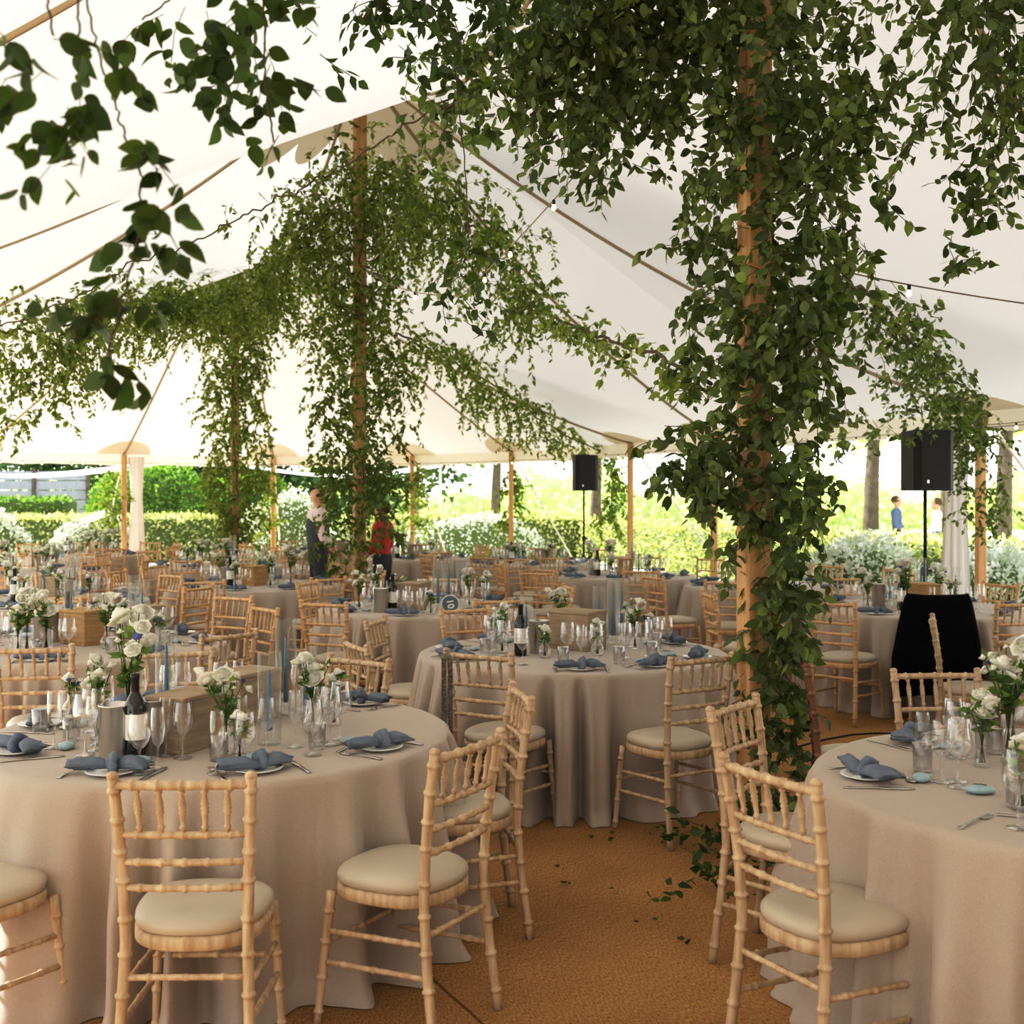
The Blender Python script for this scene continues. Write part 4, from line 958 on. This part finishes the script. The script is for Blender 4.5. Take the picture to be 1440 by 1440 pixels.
# pole three and far left band
d3 = 21.0
pr3 = [(370, 345, 60), (420, 340, 75), (470, 335, 55), (540, 330, 42), (620, 330, 44), (690, 330, 42), (740, 335, 24), (770, 340, 10)]
vine('bright green vine wrapped round the farthest pole', [cloud(pr3, d3, .6, 480, (.25, .7), core=.1), cloud([(a, b, c*.5) for a, b, c in pr3], d3-.3, .2, 90, (.15, .4))], M['leafl'], GV, [([P(330+4*math.sin(i), 350+i*45, d3-.1) for i in range(9)], .01)], .11)
sp5 = [(330, 365, 20.5, .8), (280, 395, 17, 1.0), (200, 430, 14.5, 1.1), (120, 450, 13, 1.2), (60, 465, 12.2, 1.5), (-40, 470, 11.8, 1.6)]
vine('hanging vine band running from the farthest pole to the left picture edge', [band(sp5, 360, .5, .2, (.3, 1.0)), cloud([(470, 60, 80), (540, 50, 70), (600, 30, 40)], 12.3, .3, 75, (.2, .55))], M['leafl'], GS, [(cut3(sp5), .011)], .085)
# right side drop on side pole
sp6 = [(1180, 380, 6.5, .6), (1240, 430, 7.5, .7), (1290, 490, 9.2, .8), (1335, 545, 10.8, 1.0), (1375, 590, 12.6, 1.2)]
vine('vine swag from the thickest pole to the right side pole above the big loudspeaker', [band(sp6, 170, .35, .12, (.25, .75)), cloud([(560, 1300, 60), (600, 1340, 50), (640, 1370, 32), (700, 1385, 30), (730, 1390, 25)], 12.2, .3, 90, (.2, .5)), band([(1120, 560, 6.2, .6), (1180, 610, 8, .7), (1290, 600, 11, .6)], 45, .2, .08, (.15, .5))], M['leaf'], GS, [(cut3(sp6), .010)], .082)
for (px, py, d, lb) in ((160, 650, 26.3, 'small vine wound round the left draped side pole'), (378, 655, 27, 'small vine wound round the side pole behind the farthest pole'), (590, 650, 26.8, 'small vine wound round the side pole right of the middle pole'), (722, 648, 25, 'small vine hanging on the side pole left of the small loudspeaker'), (862, 640, 22.2, 'small vine hanging on the side pole beside the small loudspeaker')):
    vine(lb, [cloud([(py, px, 10), (py+50, px-3, 13), (py+95, px-4, 9)], d, .2, 34, (.3, .7))], M['leafl'], 'small vines on the side poles', [([P(px, py, d), P(px-2, py+90, d)], .008)], .12, stem_r=.004)
# near hanging sprays
def spray(label, px0, chunks, d, leaf, ropes):
    S = []; L = []
    for (x, y, l, dd) in chunks: S.append(tuple(P(x, y, d+dd))); L.append(l)
    vine(label, [(S, L)], M['leafd'], 'near leafy sprays hanging at the top left', [([P(*q) for q in r], .0022) for r in ropes], leaf*1.0, 3, 1.2, .0010, density=1.9, droop=.5, wig=.16)
spray('large-leaved dark spray hanging at the left picture edge', 60, [(75, 55, .22, 0), (110, 50, .25, .05), (60, 100, .22, -.05), (95, 150, .20, 0), (125, 140, .18, .1), (60, 170, .16, 0), (110, 190, .12, 0), (10, 110, .17, .1), (0, 60, .2, 0), (70, 235, .08, 0)], 2.0, .062, [[(60, -30, 2), (75, 50, 2)], [(110, -30, 2), (110, 50, 2.05)]])
spray('long dark trailing spray with large leaves, left of the farthest pole', 160, [(185, 200, .16, 0), (195, 240, .18, 0), (205, 285, .16, .05), (190, 320, .14, 0), (175, 345, .13, 0), (180, 380, .15, 0), (190, 415, .14, 0), (150, 420, .12, 0), (140, 455, .11, 0), (150, 490, .10, 0), (165, 520, .09, 0), (215, 300, .14, 0), (205, 440, .08, 0), (90, 430, .05, 0)], 2.15, .066, [[(118, -30, 2.1), (135, 60, 2.12), (160, 140, 2.15), (182, 205, 2.15), (200, 250, 2.15), (195, 330, 2.15), (170, 430, 2.15), (150, 510, 2.15)]])
spray('dark spray of pointed leaves hanging at the top, left of centre', 330, [(230, 20, .14, 0), (260, 10, .2, 0), (290, 15, .25, .05), (320, -10, .3, 0), (335, 30, .25, 0), (350, 0, .28, 0), (380, -10, .22, 0), (405, -10, .18, 0), (430, 5, .12, 0), (370, 60, .22, 0), (380, 90, .2, 0), (315, 100, .12, 0), (450, 10, .08, 0), (325, 150, .08, 0), (310, 60, .2, 0), (340, 80, .16, 0), (372, 125, .16, 0), (392, 190, .07, 0)], 2.6, .064, [[(200, 30, 2.6), (260, -20, 2.6)], [(370, -10, 2.6), (372, 110, 2.6), (385, 200, 2.6)]])
# fallen leaves and vine heap at the pole foot
S = [(1.02+RNG.normal()*.16, 5.35+RNG.normal()*.28, .05+abs(RNG.normal())*.07) for _ in range(60)]
st, lp, ld, ls = strands(S, [.2]*60, .065, out=[RNG.normal(size=3)*np.array([1, 1, .1]) for _ in S], droop=.0)
lp = np.array(lp); lp[:, 2] = np.clip(np.abs(lp[:, 2]), .02, .3); ld = np.array(ld); ld[:, 2] = np.abs(ld[:, 2])*.3-.02
t = root('vine_garland', 'heap of cut vine lying on the matting at the foot of the thickest pole', 'greenery', (0, 0, 0), 0, GV); O('foliage', leaves_mesh('foliage', lp, ld, ls, M['leafd'], 2, None), t)
fp = [onz(*q, 0) for q in ((838, 1178), (852, 1175), (862, 1182), (790, 1225), (800, 1250), (960, 1186), (940, 1186), (980, 1205), (990, 1192), (1005, 1215), (870, 1260), (970, 1330), (748, 1165), (1000, 1140), (925, 1180), (1010, 1245), (905, 1300))]
fl_p = [(x+RNG.normal()*.015, y+RNG.normal()*.03, .012) for x, y in fp for _ in range(2)]
o = O('fallen_leaves', leaves_mesh('fallen_leaves', fl_p, [(RNG.normal(), RNG.normal(), .1) for _ in fl_p], RNG.uniform(.018, .045, len(fl_p)), M['leafd'], 2)); tag(o, 'scattered dark fallen leaves on the orange coir matting', 'leaves', None, 'stuff')
# cable on the floor
o = O('cable', MB().tube([Vector((*onz(px, py, 0), .006)) for px, py in ((1120, 1052), (1140, 1046), (1165, 1040), (1200, 1034), (1235, 1032), (1280, 1034))], .006, 6).mesh('cable', M['black'])); tag(o, 'thin black cable running over the matting left of the lower right table', 'cable')

# ------------------------------------------------------------------ loudspeakers
def speaker(px, ytop, ybot, d, hw, lab, labs, tilt=0, rz=0, zc=None):
    x = (px-720)*d/F; zt = CAMZ-(ytop-HZ)*d/F; zb = CAMZ-(ybot-HZ)*d/F
    s_ = root('speaker_stand', labs, 'speaker stand', (x, d, 0), rz, 'black speaker stands')
    O('pole', MB().tube([(0, 0, .12), (0, 0, 1.0)], .02, 10).tube([(0, 0, 1.0), (0, 0, zb+.02)], .0165, 10).mesh('pole', M['black']), s_)
    O('collar', MB().lathe([(.03, .95), (.033, .96), (.033, 1.03), (.03, 1.04)], 14, cap=True).mesh('collar', M['black']), s_)
    O('knob', MB().tube([(.02, 0, 1.0), (.07, 0, 1.0)], [.008, .016], 10).mesh('knob', M['black']), s_)
    for k in range(3):
        a = k*2*PI/3+.5; O('leg', MB().tube([(0, 0, .72), (math.cos(a)*.5, math.sin(a)*.5, .02)], .013, 8).tube([(0, 0, .25), (math.cos(a)*.33, math.sin(a)*.33, .26)], .009, 6).mesh('leg', M['black']), s_)
    t = root('loudspeaker', lab, 'loudspeaker', (x, d, zb), rz, 'black loudspeakers'); w = hw; dp = .17; h = zt-zb
    mb = MB(); prof = [(-w, -dp*.8), (-w*.75, -dp), (w*.75, -dp), (w, -dp*.8), (w*.72, dp), (-w*.72, dp)]
    vs = [(a, b, z) for z in (0, .012, h-.012, h) for a, b in [(q[0]*(1 if 0 < z < h else .96), q[1]*(1 if 0 < z < h else .96)) for q in prof]]
    mb.add(vs, [tuple(range(6))[::-1], tuple(range(18, 24))]+[(i*6+j, i*6+(j+1) % 6, i*6+6+(j+1) % 6, i*6+6+j) for i in range(3) for j in range(6)])
    O('cabinet', mb.mesh('cabinet', M['black'], False), t)
    g = O('grille', MB().box((-w*.74, -dp-.008, .03), (w*.74, -dp-.0005, h-.03), .004).mesh('grille', M['grille'], False), t)
    O('badge', MB().box((-w*.45, -dp-.011, .07), (-w*.35, -dp-.008, .10)).mesh('badge', M['steel'], False), t)
speaker(1301, 606, 690, 11.3, .215, 'large black loudspeaker on a stand at the right side of the tent', 'black stand pole carrying the large right loudspeaker', rz=.25)
speaker(821, 640, 690, 20.2, .205, 'small-looking black loudspeaker half hidden by leaves near the centre', 'black stand pole carrying the loudspeaker near the centre', rz=.3)

# ------------------------------------------------------------------ people
def skin_obj(name, verts, edges, rad, m, parent, sub=2, rootv=0):
    me = bpy.data.meshes.new(name); me.from_pydata(verts, edges, []); me.update(); o = O(name, me, parent)
    o.modifiers.new('skin', 'SKIN'); sv = me.skin_vertices[0].data
    for i, r in enumerate(rad):
        rr = r if hasattr(r, '__len__') else (r, r); sv[i].radius = rr; sv[i].use_root = (i == rootv)
    o.modifiers['skin'].use_smooth_shade = True; s_ = o.modifiers.new('sub', 'SUBSURF'); s_.levels = sub; s_.render_levels = sub; me.materials.append(m)
    dg = bpy.context.evaluated_depsgraph_get(); dg.update(); me2 = bpy.data.meshes.new_from_object(o.evaluated_get(dg)); o.modifiers.clear(); o.data = me2
    if not me2.materials: me2.materials.append(m)
    return o
def person(x, y, rz, H, label, cols, arm=(.12, .1), hair=None, waistcoat=False):
    t = root('person', label, 'person', (x, y, 0), rz, None, H/1.8)
    V = []; E = []; R_ = []
    def add(p, r, par=None):
        V.append(p); R_.append(r)
        if par is not None: E.append((par, len(V)-1))
        return len(V)-1
    pel = add((0, 0, .96), (.15, .11)); ab = add((0, .01, 1.12), (.135, .095), pel); ch = add((0, -.005, 1.32), (.155, .11), ab); nk0 = add((0, -.01, 1.46), (.075, .065), ch); nk = add((0, .005, 1.54), .050, nk0)
    hd = add((0, .018, 1.61), (.080, .095), nk); h2 = add((0, .01, 1.69), (.098, .118), hd); h3 = add((0, 0, 1.755), (.075, .092), h2)
    add((0, .115, 1.645), .014, hd)
    for s_ in (-1, 1):
        add((s_*.082, 0, 1.65), .014, hd)
        sh = add((s_*.185, -.005, 1.43), .06, nk0); el = add((s_*(.235), arm[0]*.1-.01, 1.15), .045, sh); wr = add((s_*.21, arm[0]+.02, .92+arm[1]), .028, el); pm = add((s_*.205, arm[0]+.07, .87+arm[1]), (.022, .036), wr)
        for k in range(5):
            if k == 0: a = add((s_*.18, arm[0]+.09, .87+arm[1]), .011, pm); add((s_*.175, arm[0]+.115, .85+arm[1]), .009, a)
            else:
                yy = arm[0]+.06+.016*k; a = add((s_*.205, yy+.02, .835+arm[1]), .009, pm); add((s_*.20, yy+.03, .80+arm[1]+.004*abs(k-2.5)), .008, a)
        hp = add((s_*.09, 0, .88), .09, pel); kn = add((s_*.10, .02, .50), .062, hp); an = add((s_*.105, -.01, .09), .042, kn); add((s_*.115, .14, .045), .038, an)
    skin_obj('body', V, E, R_, M['skin'], t)
    # clothing
    S_ = [(0, 0, .93), (0, .01, 1.12), (0, -.005, 1.32), (0, -.01, 1.46)]; SE = [(0, 1), (1, 2), (2, 3)]; SR = [(.172, .13), (.156, .116), (.176, .13), (.11, .095)]
    for s_ in (-1, 1):
        b = len(S_); S_ += [(s_*.185, -.005, 1.43), (s_*.235, arm[0]*.1-.01, 1.15), (s_*.213, arm[0], .95+arm[1])]; SE += [(3, b), (b, b+1), (b+1, b+2)]; SR += [.082, .066, .052]
    skin_obj('shirt', S_, SE, SR, cols[0], t)
    T_ = [(0, 0, 1.12), (0, 0, .93)]; TE = [(0, 1)]; TR = [(.162, .124), (.178, .135)]
    for s_ in (-1, 1):
        b = len(T_); T_ += [(s_*.09, 0, .86), (s_*.10, .02, .50), (s_*.105, -.01, .10)]; TE += [(1, b), (b, b+1), (b+1, b+2)]; TR += [.102, .08, .068]
    skin_obj('trousers', T_, TE, TR, cols[1], t)
    for s_ in (-1, 1): O('shoe', MB().ell((s_*.113, .06, .045), (.05, .135, .045), 14, 8).mesh('shoe', M['black']), t)
    for s_ in (-1, 1): O('eye', MB().ell((s_*.032, .103, 1.665), (.011, .006, .008), 8, 6).mesh('eye', M['ink']), t)
    O('mouth', MB().ell((0, .098, 1.595), (.022, .008, .005), 10, 6).mesh('mouth', mat('lips', (.40, .16, .13), .5)), t)
    if waistcoat:
        skin_obj('waistcoat', [(0, 0, .93), (0, .01, 1.12), (0, -.006, 1.30), (0, -.012, 1.44)], [(0, 1), (1, 2), (2, 3)], [(.20, .156), (.184, .142), (.205, .16), (.14, .125)], M['vest'], t)
    if hair: O('hair', MB().ell((0, -.02, 1.70), (.098, .108, .10), 18, 12, lambda a, b, c: 1+.04*math.sin(9*a+7*c) if (b < .35 or c > .55) else .8).mesh('hair', hair), t)
    return t
person((447-720)*15/F, 15, -1.15, 1.87, 'bald man in grey waistcoat and pale shirt standing left of the middle leafy pole', (M['shirt'], M['trouser']), waistcoat=True)
person((538-720)*15.6/F, 15.6, 1.2, 1.66, 'person in red top mostly hidden behind the middle leafy pole', (M['red'], M['trouser']), hair=M['hair'])
person(9.2, 25.5, 1.0, 1.7, 'person in pink top standing in the garden behind the right loudspeaker pole', (M['shirt'], M['blue']), hair=M['hair'])
person(8.5, 26.0, -2, 1.75, 'person in blue clothes standing in the garden left of the big loudspeaker pole', (M['blue'], M['trouser']), hair=M['hair'])

# ------------------------------------------------------------------ garden
def leafy_volume(name, label, cat, fn, n, leaf, m, core=None, group=None, trunk=None, kind=None):
    t = root(name, label, cat, (0, 0, 0), 0, group); 
    if kind: t['kind'] = kind
    pts = []; ds = []
    for _ in range(n): p, d = fn(); pts.append(p); ds.append(d)
    O('foliage', leaves_mesh('foliage', pts, ds, RNG.uniform(.6, 1.3, n)*leaf, m, 2, None, 1.3), t)
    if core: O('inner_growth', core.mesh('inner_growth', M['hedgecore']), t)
    if trunk: O('trunk', trunk.mesh('trunk', M['bark']), t)
    return t
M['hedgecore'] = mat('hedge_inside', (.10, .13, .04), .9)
def hedge(label, a, b, w, h, n, m, leaf=.07):
    a = Vector(a); b = Vector(b); u = (b-a).normalized(); v = Vector((u.y, -u.x)); L = (b-a).length
    def fn():
        s_ = RNG.random()*L; r = RNG.random()
        if r < .35: q = (RNG.uniform(-w/2, w/2), h); nd = (0, 0, 1)
        else: sd = 1 if RNG.random() < .5 else -1; q = (sd*w/2, RNG.random()*h); nd = (v.x*sd, v.y*sd, .4)
        p = a+u*s_+v*q[0]; j = RNG.normal(size=3)*.05
        return (p.x+j[0], p.y+j[1], q[1]+j[2]), (nd[0]+RNG.normal()*.7, nd[1]+RNG.normal()*.7, nd[2]+RNG.normal()*.5)
    mb = MB(); c = [a+v*w*.46, b+v*w*.46, b-v*w*.46, a-v*w*.46]; vs = [(q.x, q.y, 0) for q in c]+[(q.x, q.y, h*.97) for q in c]
    mb.add(vs, [(4, 5, 6, 7), (0, 1, 5, 4), (1, 2, 6, 5), (2, 3, 7, 6), (3, 0, 4, 7)])
    leafy_volume('garden_hedge', label, 'hedge', fn, n, leaf, m, mb, 'clipped garden hedges')
hedge('sunlit yellow-green clipped hedge outside the right side of the tent', (8.6, 12.5), (2.4, 33), 1.1, 1.0, 15000, M['hedge'], .085)
hedge('clipped green hedge outside the far left end of the tent', (-19, 30.5), (-6.5, 32.5), 1.2, 1.15, 11000, M['hedge'], .10)
hedge('dark green clipped hedge farther out at the far left', (-26, 38), (-14.6, 39), 1.4, 1.6, 7000, M['hedged'], .13)
hedge('pale clipped hedge beyond the centre of the garden', (-5, 35.5), (2.2, 33.5), 1.2, 1.1, 6000, M['hedge'], .10)
def bush(label, c, r, n, m, leaf=.12, name='garden_bush', cat='bush', flat=0):
    def fn():
        v = RNG.normal(size=3); v /= np.linalg.norm(v); v[2] = abs(v[2]) if flat else v[2]; k = RNG.uniform(.86, 1.06)+.07*math.sin(5*v[0]+3*v[1])
        return (c[0]+v[0]*r[0]*k, c[1]+v[1]*r[1]*k, max(.05, c[2]+v[2]*r[2]*k)), v+RNG.normal(size=3)*.6
    mb = MB().ell(c, (r[0]*.88, r[1]*.88, r[2]*.88), 20, 12); leafy_volume(name, label, cat, fn, n, leaf, m, mb, 'garden bushes')
bush('large rounded bright green bush beyond the left hedge', (-11.3, 37.5, 1.2), (2.0, 1.6, 1.45), 9000, M['hedged'], .13)
bush('rounded bright green bush right of the large one', (-8.6, 38.5, 1.1), (1.7, 1.5, 1.35), 7000, M['hedged'], .13)
for i, (x, y, rx, rz_, lb) in enumerate(((-9.6, 27.2, 1.0, 1.1, 'mass of pale garden flowers left of the draped side pole'), (-12.2, 26.5, 1.6, 1.2, 'mass of pale lavender flowers at the far left edge'), (4.6, 15.6, .9, .95, 'pale blue-green flowering plant behind the leaves of the thickest pole'), (6.0, 14.8, .8, .85, 'pale blue-green flowering plant right of the thickest pole'), (-1.0, 31, 2.0, 1.0, 'mass of pale flowers beyond the centre of the tent'), (-5.8, 30.5, 1.3, 1.6, 'mass of pale flowers behind the waistcoated man'))):
    bush(lb, (x, y, .2), (rx, .7, rz_), 2600, M['lav'], .08, 'flowering_shrub', 'flowering shrub', 1)
def tree(label, x, y, h, tr, cr, cz, n, m, leaf=.2):
    cs = [(x+RNG.normal()*cr*.45, y+RNG.normal()*cr*.3, cz+RNG.normal()*cr*.25, cr*RNG.uniform(.35, .6)) for _ in range(9)]
    def fn():
        c = cs[RNG.integers(len(cs))]; v = RNG.normal(size=3); v /= np.linalg.norm(v); k = c[3]*RNG.uniform(.4, 1.1)
        return (c[0]+v[0]*k*1.2, c[1]+v[1]*k, c[2]+v[2]*k*.8), (RNG.normal(), RNG.normal(), -.4+RNG.normal()*.6)
    mb = MB().tube([(x, y, 0), (x+.05, y, h*.5), (x+.15, y, h)], [tr, tr*.8, tr*.5], 10)
    for c in cs[:5]: mb.tube([(x+.1, y, h*.75), (c[0], c[1], c[2])], [tr*.35, tr*.12], 6)
    leafy_volume('garden_tree', label, 'tree', fn, n, leaf, m, None, 'garden trees', mb)
tl = [(7.9, 26, 'sunlit tree with a bare trunk left of the large loudspeaker'), (9.4, 31, 'sunlit tree right behind the large loudspeaker'), (10.2, 24.5, 'sunlit tree at the right picture edge'), (5.4, 33, 'sunlit tree behind the leaves of the thickest pole'), (2.6, 37, 'sunlit tree behind the small loudspeaker'), (-.6, 41, 'sunlit tree behind the centre of the tent'), (-3.6, 43, 'sunlit tree right of the middle pole'), (12.5, 34, 'sunlit tree far behind the right hedge')]
for x, y, lb in tl: tree(lb, x, y, 4.2, .2, 2.6, 5.2, 8000, M['tree'], .15)
for x, y, lb in ((-20, 50, 'dark tree far behind the left fence'), (-15.5, 52, 'dark tree far behind the large bush'), (-11, 54, 'dark tree far behind the draped side pole'), (-6, 53, 'dark tree far behind the waistcoated man')): tree(lb, x, y, 4, .25, 4.2, 4.4, 4200, M['darktree'], .34)
def far_line():
    x = RNG.uniform(-45, 45); y = 62+RNG.normal()*1.5; top = 2.6+.7*math.sin(x*.5)+.4*math.sin(x*1.7); return (x, y, RNG.random()*top), (RNG.normal(), RNG.normal(), RNG.normal())
mb = MB(); vs = []; 
for i in range(91): x = -45+i; vs += [(x, 63, 0), (x, 63, 2.3+.7*math.sin(x*.5)+.4*math.sin(x*1.7))]
mb.add(vs, [(i*2, i*2+2, i*2+3, i*2+1) for i in range(90)])
o = O('treeline', leaves_mesh('treeline', *zip(*[far_line() for _ in range(14000)]), RNG.uniform(.18, .36, 14000), M['tree'], 2, None, 1.4)); tag(o, 'hazy band of trees closing the garden', 'trees', None, 'stuff')
O('inner_growth', mb.mesh('inner_growth', mat('far_green', (.50, .58, .36), .9)), o)
# grey fence + white awning at the left
t = root('garden_fence', 'grey weathered boarded fence beyond the far left hedge', 'fence', (0, 0, 0)); fm = mat('grey_boards', (.36, .38, .42), .8, noise=.2, nscale=4)
mb = MB(); 
for k in range(7): mb.box((-26, 44, .2+k*.36), (-15.8, 44.05, .53+k*.36))
O('boards', mb.mesh('boards', fm, False), t)
for k in range(6): O('post', MB().box((-26+k*2.02, 43.9, 0), (-25.88+k*2.02, 44, 2.8)).mesh('post', M['bark'], False), t)
mb = MB(); grid(mb, lambda a, b: Vector((-22.5+a*9.5, 40.6+b*2.4, 2.42+.42*abs(2*a-1)**1.6+.12*math.sin(b*PI))), 24, 6); o = O('stretch_awning', mb.mesh('stretch_awning', M['drape'])); tag(o, 'white stretched fabric awning before the grey fence', 'awning')
for k, xx in enumerate((-22.5, -13.0)):
    O('mast', MB().tube([(xx, 41.8, 0), (xx, 41.8, 2.95)], .04, 8).mesh('mast', M['drape']), o)
mb = MB(); grid(mb, lambda a, b: Vector((-8.8+a*6.5, 36.6+b*2.4, 2.35+.38*abs(2*a-1)**1.6+.1*math.sin(b*PI))), 24, 6); o = O('stretch_awning', mb.mesh('stretch_awning', M['drape'])); tag(o, 'white stretched fabric awning behind the waistcoated man', 'awning')
for xx in (-8.8, -2.3): O('mast', MB().tube([(xx, 37.8, 0), (xx, 37.8, 2.75)], .04, 8).mesh('mast', M['drape']), o)

# ------------------------------------------------------------------ light, camera
w = bpy.data.worlds.new('sky'); bpy.context.scene.world = w; w.use_nodes = True; N = w.node_tree.nodes; Lk = w.node_tree.links
bg = N['Background']; tc = N.new('ShaderNodeTexCoord'); sx = N.new('ShaderNodeSeparateXYZ'); r = N.new('ShaderNodeValToRGB')
Lk.new(tc.outputs['Generated'], sx.inputs[0]); Lk.new(sx.outputs[2], r.inputs[0]); r.color_ramp.elements[0].color = (1.0, .985, .96, 1); r.color_ramp.elements[1].color = (.80, .88, 1.0, 1); Lk.new(r.outputs[0], bg.inputs[0]); bg.inputs[1].default_value = 2.2
sd = bpy.data.lights.new('sun', 'SUN'); sd.energy = 10.5; sd.angle = math.radians(2); sd.color = (1, .965, .92); so = bpy.data.objects.new('sun', sd); C.objects.link(so)
so.rotation_euler = Vector((1.0, -.35, -.52)).to_track_quat('-Z', 'Y').to_euler()
cd = bpy.data.cameras.new('camera'); co = bpy.data.objects.new('camera', cd); C.objects.link(co); co.location = (0, 0, CAMZ); co.rotation_euler = (PI/2, 0, 0)
cd.sensor_width = 36; cd.lens = F/1440*36; cd.shift_y = -20/1440; cd.clip_start = .05; cd.clip_end = 300
cd.dof.use_dof = True; cd.dof.focus_distance = 5.2; cd.dof.aperture_fstop = 4.5
bpy.context.scene.camera = co
sc = bpy.context.scene; sc.view_settings.view_transform = 'Standard'; sc.view_settings.look = 'None'; sc.view_settings.exposure = 0.12
sc.view_settings.use_curve_mapping = True; cm = sc.view_settings.curve_mapping; cc = cm.curves[3]
cc.points.new(.12, .08); cc.points.new(.5, .53); cc.points.new(.8, .85); cm.update()
sc.cycles.max_bounces = 8; sc.cycles.diffuse_bounces = 4; sc.cycles.glossy_bounces = 3; sc.cycles.transmission_bounces = 4; sc.cycles.transparent_max_bounces = 20; sc.cycles.use_denoising = True
sc.cycles.sample_clamp_indirect = 6; sc.cycles.use_adaptive_sampling = True; sc.cycles.adaptive_threshold = .02
